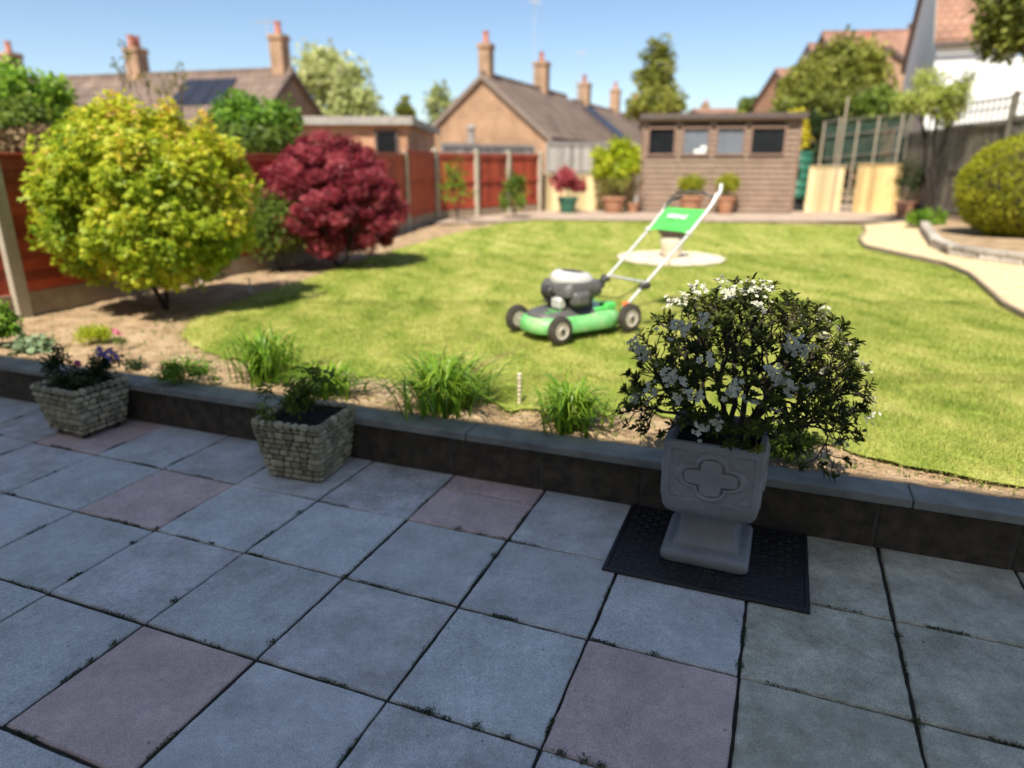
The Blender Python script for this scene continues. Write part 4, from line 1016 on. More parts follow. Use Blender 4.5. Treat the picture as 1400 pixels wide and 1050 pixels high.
# front of the panel faces forward and up (towards +x, +z): text x -> +y local, y -> up the slope
sl_=Vector((-.175,0,.155)).normalized(); nrm_=Vector((.155,0,.175)).normalized()
lt.matrix_local=Matrix(((0,sl_.x,nrm_.x,-1.03),(1,0,0,0),(0,sl_.z,nrm_.z,.745),(0,0,0,1)))
lt.location=Vector((-1.03,0,.7425))+nrm_*.024
# bail loop and grip
MB().tube([(-1.09,-.2,.79),(-1.12,-.19,.86),(-1.15,-.14,.93),(-1.16,0,.945),(-1.17,.12,.94),(-1.19,.20,.90)],.009,8).build('bail_bar',M['mgrey'],t,smooth=True)
MB().tube([(-1.09,-.21,.785),(-1.13,-.212,.83),(-1.15,-.19,.85)],.017,10).build('grip',M['mwhite'],t,smooth=True)
MB().tube([(-1.12,-.21,.815),(-1.18,-.20,.88),(-1.20,-.12,.90)],.012,8).build('grip',M['mgrey'],t,smooth=True)
MB().tube([(-1.17,.21,.86),(-1.24,.215,.95),(-1.26,.20,1.0)],.016,10).build('grip',M['mwhite'],t,smooth=True)
cb=MB(); cb.tube([(-1.1,.19,.79),(-.9,.16,.60),(-.6,.17,.36),(-.35,.12,.22),(-.1,.1,.26)],.004,6); cb.build('cable',M['blackplastic'],t,smooth=True)

# ---------------------------------------------------------------- stone circle with pot on the lawn
sc_=bp(920,356,LZ)
mb=MB(); g=random.Random(8)
mb.lathe([(.26,0),(.26,.018),(.25,.022),(.01,.022)],n=24)
for k in range(14):
    a0=2*PI*k/14; a1=2*PI*(k+1)/14-.03
    poly=[(math.cos(a0)*.28,math.sin(a0)*.28),(math.cos(a0)*.66,math.sin(a0)*.66),(math.cos((a0+a1)/2)*.68,math.sin((a0+a1)/2)*.68),(math.cos(a1)*.66,math.sin(a1)*.66),(math.cos(a1)*.28,math.sin(a1)*.28)]
    mb.prism(poly,0,.02+g.uniform(0,.004))
tag(mb.build('stone_circle',M['paleslab'],loc=(sc_.x,sc_.y+.15,LZ+.002),bevel=.004),'round pale stone paving circle set in the lawn behind the mower','paving circle')
t=thing('garden_pot','cream pot with brown bowl standing on the round stone circle','pot',(sc_.x+.0,sc_.y+.12,LZ+.026))
MB().lathe([(.08,0),(.11,.02),(.13,.12),(.15,.22),(.14,.24),(.12,.25)],n=24).build('pot_body',M['paleslab'],t,smooth=40)
MB().lathe([(.10,.24),(.15,.27),(.20,.34),(.205,.36),(.19,.36),(.15,.32)],n=24).build('bowl',M['fascia'],t,smooth=40)

# ---------------------------------------------------------------- shed
SX0,SX1,SY=3.15,6.71,17.35; SA=R(-9)
W_=SX1-SX0; t=thing('garden_shed','brown boarded garden shed with four square windows at the end of the lawn','shed',(SX0+(SX1-SX0)/2*math.cos(SA),SY+(SX1-SX0)/2*math.sin(SA),LZ),SA)
hw=W_/2; hF=2.17; D_=2.2; nb=19; bh=.125
def wallboards(y0,face,x0,x1,h0,h1,holes,mb):
    z=h0
    while z<h1-.01:
        hh=min(bh,h1-z); segs=[(x0,x1)]
        for (a,b,c,d) in holes:
            if z+hh>c+.01 and z<d-.01:
                ns=[]
                for s in segs:
                    if a<s[1] and b>s[0]: ns+= [(s[0],a),(b,s[1])]
                    else: ns.append(s)
                segs=[s for s in ns if s[1]-s[0]>.01]
        for s in segs:
            xa,xb=s; vs=[]
            if face=='y': vs=[(xa,y0-.046,z),(xb,y0-.046,z),(xb,y0-.004,z+hh),(xa,y0-.004,z+hh),(xa,y0+.01,z),(xb,y0+.01,z),(xb,y0+.01,z+hh),(xa,y0+.01,z+hh)]
            else: vs=[(y0+.016*face,xa,z),(y0+.016*face,xb,z),(y0+.004*face,xb,z+hh),(y0+.004*face,xa,z+hh),(y0-.01*face,xa,z),(y0-.01*face,xb,z),(y0-.01*face,xb,z+hh),(y0-.01*face,xa,z+hh)]
            mb.add(vs,[(0,1,2,3),(5,4,7,6),(4,5,1,0),(3,2,6,7),(0,3,7,4),(1,5,6,2)])
        z+=hh
wz0,wz1=1.33,1.94
wins=[(-1.58,-.99),(-.80,-.20),(-.04,.56),(.72,1.50)]
wins=[(3.30-4.965,3.93-4.965),(4.10-4.965,4.72-4.965),(4.88-4.965,5.52-4.965),(5.66-4.965,6.43-4.965)]
mb=MB(); wallboards(0,'y',-hw,hw,.05,hF,[(a,b,wz0,wz1) for a,b in wins],mb); wallboards(-hw,-1,0,D_,.05,hF-.1,[],mb); wallboards(hw,1,0,D_,.05,hF-.1,[],mb)
mb.box((0,D_,1.05),(W_,.02,2.0)); mb.build('wall',M['shed'],t)
MB().box((0,D_/2,.02),(W_+.04,D_+.04,.06)).build('floor',M['fascia'],t)
MB().box((0,D_/2,.10),(W_-.06,D_-.06,.05)).build('inside_floor',M['dark'],t)
tr=MB()
for s in (-1,1): tr.rbox((s*(hw+.005),-.052,hF/2+.02),(.06,.03,hF-.04),.004)
tr.rbox((0,-.055,hF-.035),(W_+.02,.028,.07),.004); tr.build('corner_trim',M['shedtrim'],t)
for k,(a,b) in enumerate(wins):
    f=MB(); w_=.05
    for x in (a,b): f.rbox((x,-.055,(wz0+wz1)/2),(w_,.04,wz1-wz0+.06),.004)
    for z in (wz0,wz1): f.rbox(((a+b)/2,-.055,z),(b-a-w_-.002,.038,w_),.004)
    fr=f.build('window',M['shedtrim'],t); MB().box(((a+b)/2,-.012,(wz0+wz1)/2),(b-a-.04,.006,wz1-wz0-.04)).build('pane',M['curtain'] if k in (1,2) else M['glass'],fr)
    if k==1: MB().rbox((b-.2,-.055,wz0+.07),(.28,.03,.10),.03).rbox((b-.12,-.055,wz0+.15),(.14,.03,.1),.03).build('cloth',M['whitewall'],fr)
rf=MB(); rf.add([(-hw-.09,-.16,hF+.06),(hw+.09,-.16,hF+.06),(hw+.09,D_+.12,hF-.09),(-hw-.09,D_+.12,hF-.09),(-hw-.09,-.16,hF-.0),(hw+.09,-.16,hF-.0),(hw+.09,D_+.12,hF-.15),(-hw-.09,D_+.12,hF-.15)],[(0,1,2,3),(7,6,5,4),(0,4,5,1),(1,5,6,2),(2,6,7,3),(3,7,4,0)])
ro=rf.build('roof',M['fascia'],t); MB().rbox((0,-.175,hF+.015),(W_+.22,.025,.13),.004).build('fascia',M['fascia'],ro)

# water butt
t=thing('water_butt','green ribbed water butt standing on a black base right of the shed','water butt',(7.13,17.75,LZ))
MB().lathe([(.25,0),(.25,.06),(.22,.08),(.21,.28),(.24,.30)],n=20).build('stand',M['blackplastic'],t,smooth=30)
pr=[(.25,.30)]
for k in range(5): z=.32+k*.2; pr+=[(.285,z),(.30,z+.03),(.30,z+.13),(.285,z+.17),(.278,z+.185)]
MB().lathe(pr+[(.28,1.33),(.27,1.345)],n=28).build('barrel',M['butt'],t,smooth=30)
MB().lathe([(.30,1.34),(.305,1.37),(.25,1.40),(.05,1.41)],n=28).build('lid',M['butt'],t,smooth=30)
MB().tube([(0,-.28,.42),(0,-.36,.42),(0,-.36,.38)],.015,8).build('tap',M['blackplastic'],t)

# netting frame over the yellow boards
t=thing('netting_frame','tall pole frame hung with dark green netting right of the shed','frame',(8.4,17.1,LZ))
def pole(x,y,h,lean=0): return MB().tube([(x,y,0),(x+lean,y,h)],.024,8).build('pole',M['pole'],t,smooth=True)
for (u,vt) in ((1128,168),(1150,160),(1175,165),(1203,160),(1236,155)):
    q=bp(u,vt,y=17.3); pole(q.x-8.4,.22,q.z-LZ,0)
q=bp(1160,132,y=16.9); pole(q.x-8.4-.03,-.2,q.z-LZ,.03)
rl=MB()
for v in (162,182,212): a=bp(1125,v+5,y=17.3); b=bp(1240,v-6,y=17.3); rl.tube([(a.x-8.4,.22,a.z-LZ),(b.x-8.4,.22,b.z-LZ)],.016,6)
rl.build('rail',M['darkwood'],t)
nm=MB(); a=bp(1128,172,y=17.35); b=bp(1236,160,y=17.35); c_=bp(1236,228,y=17.35); d_=bp(1128,228,y=17.35)
A=Vector((a.x-8.4,.27,a.z-LZ));B=Vector((b.x-8.4,.27,b.z-LZ));Cc=Vector((c_.x-8.4,.27,c_.z-LZ));Dd=Vector((d_.x-8.4,.27,d_.z-LZ))
for k in range(60): s=k/59; nm.tube([A.lerp(B,s),Dd.lerp(Cc,s)],.010,4,caps=False)
for k in range(34): s=k/33; nm.tube([A.lerp(Dd,s),B.lerp(Cc,s)],.0065,4,caps=False)
nm.build('netting',M['net'],t)

# ---------------------------------------------------------------- dark fence right
RF=[Vector((8.95,8.4,0)),Vector((8.75,10.5,0)),Vector((8.62,12.6,0)),Vector((8.8,14.7,0)),Vector((9.3,17.0,0)),Vector((10.4,19.2,0))]
tops=[2.62,2.58,2.52,2.48,2.42,2.4]
for k in range(5):
    a,b=RF[k],RF[k+1]; z=(tops[k]+tops[k+1])/2-.38
    t=fence_panel(b,a,LZ-.02,z,M['darkwood'],['dark fence panel behind the clipped ball bush','dark fence panel just left of the clipped ball bush','dark fence panel under the overhanging pale shrub','dark fence panel right of the netting frame','dark fence panel behind the netting frame'][k],15,'dark fence panels on the right',True,50+k,gb=True)
    if k<3:
        d=(a-b); L_=d.length; lt=MB(); h0=z-LZ+.02
        for i in range(12):
            x=-L_/2+.06+i*(L_-.12)/11; lt.rbox((x,0,h0+.19),(.022,.02,.34),.002)
        lt.rbox((0,0,h0+.36),(L_,.04,.03),.003); lt.rbox((0,0,h0+.20),(L_-.1,.025,.02),.003); lt.build('trellis',M['darkwood'],t)
for k in range(6): fpost(RF[k],tops[k]+.05,['dark post behind the clipped ball bush','dark post at the left shoulder of the clipped ball bush','dark post under the pale overhanging shrub','dark post left of the pale shrub','dark post at the right end of the netting frame','dark post behind the netting frame'][k],M['darkwood'],.1,'dark fence posts on the right')

# clipped ball bush
t=thing('ball_topiary','large clipped yellow green ball bush at the right edge','shrub',(7.72,10.75,LZ-.02))
V_=[];g=random.Random(4); n=17000
d=rand_dirs(n); rr_=.77+rng.normal(0,.02,n)+.025*np.sin(d[:,0]*9+2)*np.sin(d[:,2]*8)+.02*np.sin(d[:,1]*13+d[:,2]*11)
pos=d*rr_[:,None]*np.array([1.04,1.0,.92])+np.array([0,0,.82]); pos=pos[pos[:,2]>.08]; d=pos-np.array([0,0,.82]); d/=np.linalg.norm(d,axis=1,keepdims=True); n=len(pos)
tt=np.clip(.5+.25*np.sin(d[:,0]*11+3)*np.sin(d[:,2]*12)+rng.normal(0,.2,n),0,1)
V,Fq,T=scatter(LEAF,pos,orient(d+rand_dirs(n)*.9,d*.5+rand_dirs(n)),rng.uniform(.03,.075,n),tt)
newmesh('foliage',V,Fq,M['l_box'],tint=T,parent=t)
MB().lathe([(.10,.08),(.42,.24),(.62,.5),(.69,.82),(.62,1.13),(.42,1.38),(.1,1.49)],n=24).build('inner_twigs',M['l_dark2'] if 'l_dark2' in M else M['bark'],t,smooth=True)
MB().tube([(0,0,0),(0,0,.5)],.06,8).build('trunk',M['bark'],t)

# stone edging round the right bed
mb=MB(); ed=[bp(u,v,LZ) for u,v in [(1258,303),(1266,322),(1278,338),(1300,349),(1340,356),(1402,364)]]+[Vector((6.75,7.6,LZ)),Vector((7.3,6.2,LZ))]
g=random.Random(6); tint=[]
for a,b in zip(ed[:-1],ed[1:]):
    d=b-a; L_=d.length; k=max(1,int(L_/.24)); ang=math.atan2(d.y,d.x)
    for i in range(k):
        for lv in (0,1):
            c=a+d*((i+.5+(.25 if lv else 0))/k); mb.rbox((c.x,c.y,LZ+.035+lv*.075),(L_/k-.008,.14+g.uniform(-.01,.01),.07),.014,ang,t=g.random())
tag(mb.build('bed_edging',M['bedstone'],tint=True,bevel=.003),'low curved grey stone edging beside the gravel path','edging')
bedp=[(e.x,e.y) for e in ed]+[(8.7,6.2),(8.7,12),(8.7,14.3)]
sheet('raised_bed',[(x+.05,y+.05) for x,y in bedp],LZ+.08,M['earth'])
lp_=shrub('low_plant','low green leafy clump at the start of the grey stone edging','plant',tuple(bp(1262,312,LZ)),.38,.3,.36,M['l_bright'],.09,24,36,seed=61,clr=.1,z0=.03,stemr=.006)
t=shrub('low_plant','small purple flowered plant under the ball bush by the stone edging','plant',(6.75,8.75,LZ+.08),.16,.15,.2,M['l_mid'],.04,12,30,seed=62,clr=.06,z0=.02,stemr=.004)
ctr=np.array([0,0,0]); flowers('flower_head',M['purplepetal'],t,[(.0,-.08,.18),(.06,-.05,.2),(-.06,0,.2)],5,.02,.025)
# dark potted bush by the netting frame, and overhanging pale shrub
t=thing('potted_bush','dark leafy bush in a red pot against the dark fence','potted plant',(8.75,15.6,LZ))
MB().lathe([(.14,0),(.17,.05),(.21,.28),(.23,.30),(.23,.34),(.19,.34)],n=20).build('pot',M['pot'],t,smooth=30)
cl=dome(26,.28,.25,.42,(0,0,.85),-.8,.3,.14,63); mb=MB(); branches(mb,(0,0,.32),[c[:3] for c in cl],.015,.003,.4,.1); mb.build('stem',M['bark'],t)
leafcloud('foliage',M['l_dark'],t,cl,40,.07)
def farree(name,label,loc,c,rx,ry,rz,matl,size,nc,per,clr,trunk,seed,tmpl=LEAFR,cat='tree',tm=.5,tv=.2,lo=-.6,bark='bark2',shell=.4,group=None,tr=.12,shape=None,flat=1.):
    t=thing(name,label,cat,loc,0,group); cl=dome(nc,rx-clr*.5,ry-clr*.5,rz-clr*.4,c,lo,shell,clr,seed)
    if shape: cl=[shape(k) for k in cl]
    mb=MB(); branches(mb,(0,0,0),[k[:3] for k in cl],tr,tr*.08,.42,.08,7); mb.build('trunk',M[bark],t,smooth=True)
    leafcloud('crown',matl,t,cl,per,size,tmpl,tmean=tm,tvar=tv,flat=flat); return t
farree('pale_shrub','pale yellow green shrub hanging over the dark right fence','',(0,0,0),1,1,1,M['l_pale'],.1,1,1,.3,0,1) if False else None
p=bp(1285,300,y=13.6); q=bp(1272,135,y=13.6)
farree('arching_shrub','pale yellow green shrub spreading over the top of the dark right fence',(q.x+.45,13.7,LZ),(-.35,-.1,q.z-LZ+.02),.80,.6,.52,M['l_yg'],.09,70,55,.15,0,71,LEAF,'shrub',tm=.45,tr=.05,lo=-.9,shell=.15,bark='bark')

# ---------------------------------------------------------------- pots by the shed
def pot(t,r,h,m=None): 
    MB().lathe([(r*.62,0),(r*.68,.02),(r*.92,h*.82),(r*1.04,h*.84),(r*1.06,h),(r*.9,h),(r*.86,h*.9)],n=22).build('pot',m or M['pot'],t,smooth=30)
    MB().lathe([(r*.8,h*.8),(r*.84,h*.9),(r*.1,h*.92)],n=20).build('soil',M['soil'],t)
def pplant(label,name,x,y,r,h,pm,c,rx,rz,matl,size,nc,per,seed,clr=.12,tmpl=LEAF,tm=.5,shell=.3,lo=-.6):
    t=thing(name,label,'potted plant',(x,y,LZ+.005),0,None); pot(t,r,h,pm)
    cl=dome(nc,rx-clr*.4,rx*.85-clr*.4,rz-clr*.4,(0,0,c),lo,shell,clr,seed); mb=MB(); branches(mb,(0,0,h*.9),[k[:3] for k in cl],.014,.003,.4,.1); mb.build('stem',M['bark'],t)
    leafcloud('foliage',matl,t,cl,per,size,tmpl,tmean=tm); return t
X=lambda u,y:bp(u,280,y=y).x
pplant('red leaved maple in a dark green pot before the cream boards','potted_maple',X(776,16.9),16.9,.24,.36,M['butt'],.72,.42,.30,M['l_red'],.11,26,40,81,tmpl=MAPLE,tm=.8)
pplant('brown leaved shrub in a round terracotta pot left of the shed','potted_shrub',X(839,16.9),16.9,.27,.38,M['pot'],.58,.42,.24,M['l_olive'],.08,26,26,82,tm=.6)
pplant('clipped yellowish bush in a terracotta pot at the shed front, seen through the mower handle','clipped_box_pot',X(944,16.4),16.4,.28,.42,M['pot'],.66,.36,.22,M['l_box'],.06,30,60,83,lo=-.9)
pplant('clipped yellowish bush in the small terracotta pot right of the mower handle','clipped_box_pot',X(992,16.6),16.6,.22,.40,M['pot'],.68,.32,.22,M['l_box'],.06,30,60,84,lo=-.9)
pplant('thin brown twiggy plant in a small pot at the left corner of the shed','twiggy_plant',X(866,17.0),17.0,.15,.22,M['pot'],.62,.2,.38,M['l_brown'],.06,20,22,85)
q=bp(845,222,y=17.3)
farree('lime_shrub','bright lime yellow shrub above the cream boards beside the shed',(q.x,18.3,LZ),(0,-.9,q.z-LZ),.68,.5,.50,M['l_lime'],.15,50,40,.18,0,86,LEAF,'shrub',tm=.5,tr=.05,lo=-.7,bark='bark')
q=bp(1090,165,y=19)
farree('yellow_broom','yellow flowering bush behind the right corner of the shed',(q.x,19.2,LZ),(0,0,q.z-LZ-.32),.42,.4,.62,M['yelpetal'],.12,34,34,.16,0,87,LEAF,'shrub',tm=.5,tr=.05,lo=-.8,bark='bark')
farree('dark_hedge','dark green bushes behind the water butt and netting frame',(8.9,20.2,LZ),(0,0,1.25),1.6,.7,1.2,M['l_dark'],.16,60,60,.3,0,88,LEAF,'hedge',tr=.06,lo=-.9,bark='bark')

# ---------------------------------------------------------------- buildings
def house(name,label,loc,rot,L_,hw,ze,zr,wallm,roofm,chims=(),cat='house',over=.25,verge=M['fascia'],wins=(),base=0,solar=None,aerial=(),group=None,z0=.2):
    """ridge runs along local +X from 0 to L_, gable at x=0; eave height ze, ridge zr (absolute), half width hw"""
    t=thing(name,label,cat,(loc[0],loc[1],z0),rot,group); ze-=z0; zr-=z0
    sl=(zr-ze)/hw
    mb=MB(); v=[]
    for x in (0,L_): v+=[(x,-hw,0),(x,hw,0),(x,hw,ze-.02),(x,0,zr-.06),(x,-hw,ze-.02)]
    mb.add(v,[(0,1,2,3,4)[::-1],(5,6,7,8,9),(0,4,9,5),(1,6,7,2),]); mb.build('wall',wallm,t)
    def rp(x,s,d,off=0): return Vector((x,s*d,zr-d*sl+off))
    ro=MB(); th=.12
    for s in (-1,1):
        d1=hw+over; a=[rp(-.12,s,0,.06),rp(L_+.12,s,0,.06),rp(L_+.12,s,d1,.06),rp(-.12,s,d1,.06)]; b=[p-Vector((0,0,th)) for p in a]
        ro.add(a+b,[(0,1,2,3),(7,6,5,4),(0,4,5,1),(1,5,6,2),(2,6,7,3),(3,7,4,0)])
    r_=roofobj=ro.build('roof',roofm,t)
    rd=MB(); rd.tube([(-.12,0,zr+.06),(L_+.12,0,zr+.06)],.09,8); rd.build('ridge',roofm,r_)
    for x in (-.135,L_+.135):
        vg=MB()
        for s in (-1,1):
            a=rp(x,s,0,.055); b=rp(x,s,hw+over,.055); vg.add([a+Vector((-.014,0,0)),a+Vector((.014,0,0)),b+Vector((.014,0,0)),b+Vector((-.014,0,0))]+[q-Vector((0,0,.2)) for q in (a+Vector((-.014,0,0)),a+Vector((.014,0,0)),b+Vector((.014,0,0)),b+Vector((-.014,0,0)))],[(0,1,2,3),(7,6,5,4),(0,4,5,1),(1,5,6,2),(2,6,7,3),(3,7,4,0)])
        vg.build('bargeboard',verge,r_)
    for s in (-1,1): q=rp(0,s,hw+over+.05,-.04); MB().tube([(-.1,q.y,q.z),(L_+.1,q.y,q.z)],.055,8).build('gutter',M['fascia'],r_)
    for (cx,cw,cdp,ct,pots) in chims:
        cw*=.78; cdp*=.72
        st=MB(); st.rbox((cx,0,(zr-.5+ct-z0)/2),(cw,cdp,ct-z0-zr+.5),.01); st.rbox((cx,0,ct-z0-.12),(cw+.1,cdp+.1,.1),.01); st.rbox((cx,0,ct-z0-.03),(cw+.04,cdp+.04,.07),.01); so_=st.build('chimney',M['stackbrick'],r_)
        for k in range(pots):
            o_=(k-(pots-1)/2)*.3; MB().lathe([(.13,0),(.12,.10),(.10,.36),(.13,.38),(.13,.43),(.09,.43)],(cx,o_,ct-z0),14).build('chimney_pot',M['chimpot'],so_,smooth=30)
    for (x,dy,h) in aerial:
        a_=MB(); a_.tube([(x,dy,zr-.1),(x,dy,zr+h)],.018,5); 
        a_.tube([(x-.35,dy,zr+h-.06),(x+.45,dy,zr+h-.06)],.012,4)
        for k in range(6): a_.tube([(x-.3+k*.14,dy-.22,zr+h-.06),(x-.3+k*.14,dy+.22,zr+h-.06)],.008,4)
        a_.build('aerial',M['alu'],r_)
    for (x0,x1,z0_,z1_,face) in wins:
        # face: 'g' gable at x=0, 's' side y=-hw
        f=MB(); 
        if face=='g':
            f.rbox((-.02,(x0+x1)/2,(z0_+z1_)/2),(.06,x1-x0,z1_-z0_),.005); w_=f.build('window',M['whitetrim'],t)
            MB().box((-.055,(x0+x1)/2,(z0_+z1_)/2),(.01,x1-x0-.12,z1_-z0_-.12)).box((-.062,(x0+x1)/2,(z0_+z1_)/2),(.012,.04,z1_-z0_-.12),m=1).build('pane',[M['glass'],M['whitetrim']],w_)
        else:
            y=-hw-.02; f.rbox(((x0+x1)/2,y,(z0_+z1_)/2),(x1-x0,.06,z1_-z0_),.005); w_=f.build('window',M['whitetrim'],t)
            MB().box(((x0+x1)/2,y-.035,(z0_+z1_)/2),(x1-x0-.12,.01,z1_-z0_-.12)).box(((x0+x1)/2,y-.042,(z0_+z1_)/2),(.04,.012,z1_-z0_-.12),m=1).build('pane',[M['glass'],M['whitetrim']],w_)
    if solar:
        (x0,x1,d0,d1,s,nx_)=solar
        for k in range(nx_):
            xa=x0+(x1-x0)*k/nx_+.02; xb=x0+(x1-x0)*(k+1)/nx_-.02
            a=[rp(xa,s,d0,.13),rp(xb,s,d0,.13),rp(xb,s,d1,.13),rp(xa,s,d1,.13)]; b=[p-Vector((0,0,.04)) for p in a]
            MB().add(a+b,[(0,1,2,3),(7,6,5,4),(0,4,5,1),(1,5,6,2),(2,6,7,3),(3,7,4,0)]).build('solar_panel',M['solar'],r_)
    return t
# left bungalow: gable at the right end; ridge runs to the left and slightly away
A=Vector((-8.04,27.0)); B=Vector((-19.2,30.0)); d=B-A
house('brick_bungalow','long brick bungalow with brown roof, solar panels and three chimneys behind the golden maple',A,math.atan2(d.y,d.x),19,3.0,2.25,4.55,M['brownbrick'],M['tile'],[(.35,.62,.75,5.75,1),(6.6,.75,.8,5.55,2),(12.7,.75,.8,5.6,1)],solar=(1.9,4.1,.45,1.7,1,3),aerial=[(.8,.0,1.7)],wins=[(3,4.4,.9,1.9,'s'),(8,9.4,.9,1.9,'s')])
# centre bungalow: gable towards us
A=Vector((-1.13,28.7)); dd=Vector((.38,.925)).normalized(); ang=math.atan2(dd.y,dd.x)
house('brick_bungalow','orange brick bungalow with its gable end facing the lawn, in the centre',A,ang,10.2,2.65,2.45,4.62,M['brick2'],M['tile'],[(.33,.6,.65,5.75,1),(6.6,.7,.9,5.85,1)],verge=M['whitetrim'] if False else M['felt'],aerial=[(5.6,.0,3.6)],wins=[(-1.3,-.5,.7,1.6,'g')])
P2=A+dd*11.6
house('brick_bungalow','second brown roofed bungalow of the centre row, with a bluish roof panel',P2,ang,9.5,2.65,2.45,4.5,M['brick2'],M['tile'],[(2.0,.7,.9,5.6,1),(9.0,.7,.8,5.9,1)],solar=(.3,2.6,.4,2.6,-1,3),aerial=[(1.2,0,2.6)])
P3=A+dd*22.6
house('brick_bungalow','farthest brown roofed bungalow of the centre row, beside the shed roof',P3,ang,9.5,2.65,2.45,4.5,M['brick2'],M['tile'],[(4.0,.7,.9,5.7,1)])
# flat roofed brick garage behind the red maple
a=bp(395,170,y=14.6); b=bp(556,168,y=14.6); tz=b.z
t=thing('brick_garage','flat roofed orange brick garage behind the red maple','garage',((a.x+b.x)/2,14.6,.2)); gw=b.x-a.x; gh=tz-.2; gd=5.2
MB().box((0,gd/2,gh/2),(gw,gd,gh)).build('wall',M['brick'],t)
ro=MB().rbox((0,gd/2,gh+.055),(gw+.24,gd+.24,.13),.01).build('roof',M['felt'],t)
MB().rbox((0,-.135,gh+.03),(gw+.27,.025,.15),.005).rbox((gw/2+.135,gd/2,gh+.03),(.025,gd+.26,.15),.005).build('fascia',M['greywood'],ro)
q=bp(529,196,y=14.6); wf=MB()
for s in (-1,1): wf.rbox((q.x-t.location.x+s*.21,-.02,q.z-.2),(.05,.06,.5),.004)
for s in (-1,1): wf.rbox((q.x-t.location.x,-.02,q.z-.2+s*.225),(.37,.055,.05),.004)
w_=wf.build('window',M['fascia'],t); MB().box((q.x-t.location.x,-.01,q.z-.2),(.38,.03,.42)).build('pane',M['glass'],w_)
# low pale garage roof & little stub chimney left of the centre bungalow
q=bp(628,200,y=22)
t=thing('small_outbuilding','small white walled outbuilding before the centre bungalow gable','outbuilding',(q.x,22,.2))
MB().box((0,1.2,.85),(.95,2.4,1.7)).build('wall',M['whitewall'],t); MB().rbox((0,1.2,1.74),(1.05,2.5,.08),.01).build('roof',M['felt'],t)
MB().lathe([(.1,1.75),(.1,2.15),(.14,2.17),(.14,2.24),(.05,2.3)],(.35,.3,0),10).build('flue',M['greywood'],t)

# right-hand houses up the slope
# white house
A=Vector((13.15,22.9)); 
near=bp(1285,45,y=22.0)
rx=Vector((.93,-.3675)); gang=math.atan2(rx.y,rx.x); gp=Vector((.3675,.93))   # ridge direction, away direction
hwW=3.3; org=Vector((near.x,near.y))+gp*hwW
t=house('white_house','tall white rendered house with red brown roof up the slope on the right','%s'%'' or org,gang,3.0,hwW,near.z-.05,near.z+3.6,M['whitewall'],M['redtile'],[],verge=M['whitetrim'],over=.22) if False else None
t=house('white_house','tall white rendered house with red brown roof up the slope on the right',org,gang,2.05,hwW,near.z,near.z+4.2,M['whitewall'],M['redtile'],[],verge=M['greywood'],over=.18)
ex=org+rx*2.05+gp*(-1.2)
MBx=MB(); MBx.box((1.9,-.6+1.0,2.1),(3.7,3.2,4.2)); MBx.build('side_wing',M['whitewall'],t,loc=(2.05,-.6,0))
# brick house with big roof
def lat(name,label,u0,u1,vr,ve,D,wallm,roofm,ch=(),hw=4.0,skew=0.,group=None,**kw):
    a=bp(u0,vr,y=D); b=bp(u1,vr,y=D+skew); dv=Vector((b.x-a.x,b.y-a.y)); e=bp(u0,ve,y=D-hw)
    return house(name,label,(a.x,a.y),math.atan2(dv.y,dv.x),dv.length,hw,e.z,a.z,wallm,roofm,ch,group=group,**kw)
r1=bp(1125,45,y=40)
lat('brick_house','large orange brick house with red tiled roof behind the round tree',1127,1240,46,108,40,M['brick'],M['redtile'],[(4.7,1.0,1.1,bp(1228,33,y=40).z,2)],4.2,-.5,wins=[(1.5,2.7,3.6,4.8,'s'),(3.4,4.4,3.6,4.8,'s')])
q=bp(1222,118,y=34)
house('brick_house','orange brick gabled house end between the round tree and the white house',(bp(1217,60,y=34).x,34),R(82),5,1.6,bp(1217,100,y=34).z,bp(1217,66,y=34).z,M['brick2'],M['redtile'],[(3.2,.7,.7,bp(1217,40,y=34).z,1)])
lat('brick_house','narrow red roofed house just left of the large brick house',1107,1150,62,112,44,M['whitewall'],M['redtile'],[],3.6)
lat('brick_house','farthest red roofed house at the left end of the hillside row',1062,1112,96,128,52,M['brick'],M['redtile'],[],4.0)

# low distant houses above the shed roof line
for k,(u0,u1,vr,lb) in enumerate([(948,1010,150,'distant low house with small chimney above the left of the shed roof'),(1015,1065,149,'distant low house above the right of the shed roof')]):
    lat('distant_house',lb,u0,u1,vr,156,75,M['brick2'],M['redtile'],[(1.2,.9,.9,bp(u0+10,141,y=75).z,1)] if k==0 else [],3.5)

# ---------------------------------------------------------------- trees and hedges beyond the fences
def ft(name,label,u,v,D,w,h,matl,size,nc,per,seed,**k):
    """crown centred on pixel (u,v) at depth D; w,h crown size in metres"""
    q=bp(u,v,y=D); clr=k.pop('clr',w*.14); bx=k.pop('bx',0)
    return farree(name,label,(q.x+bx,D,.2),(-bx,0,q.z-.2),w/2,w/2*.8,h/2,matl,size,nc,per,clr,0,seed,**k)
ft('broadleaf_tree','pale blossoming tree behind the left bungalow gable',452,150,42,5.0,7.0,M['l_pale'],.32,90,60,91,tm=.5,tr=.2,clr=.75)
ft('broadleaf_tree','lower pale green tree right of the pale blossoming tree',487,165,40,3.2,4.0,M['l_pale'],.3,40,50,92,tm=.3,tr=.15,clr=.6)
ft('cypress_tree','little dark pointed tree over the brick garage roof',556,160,45,1.3,2.4,M['l_tree'],.22,24,50,93,tm=.35,tr=.08,clr=.3)
ft('broadleaf_tree','wispy pale tree just left of the centre bungalow roof',603,152,46,1.9,3.2,M['l_pale'],.28,26,30,94,tm=.2,tr=.1,clr=.45)
def con(k):
    x,y,z,r=k; return (x*(1.25-.38*(z-3.2)/1.6) if z<4.6 else x*.75,y,z,r)
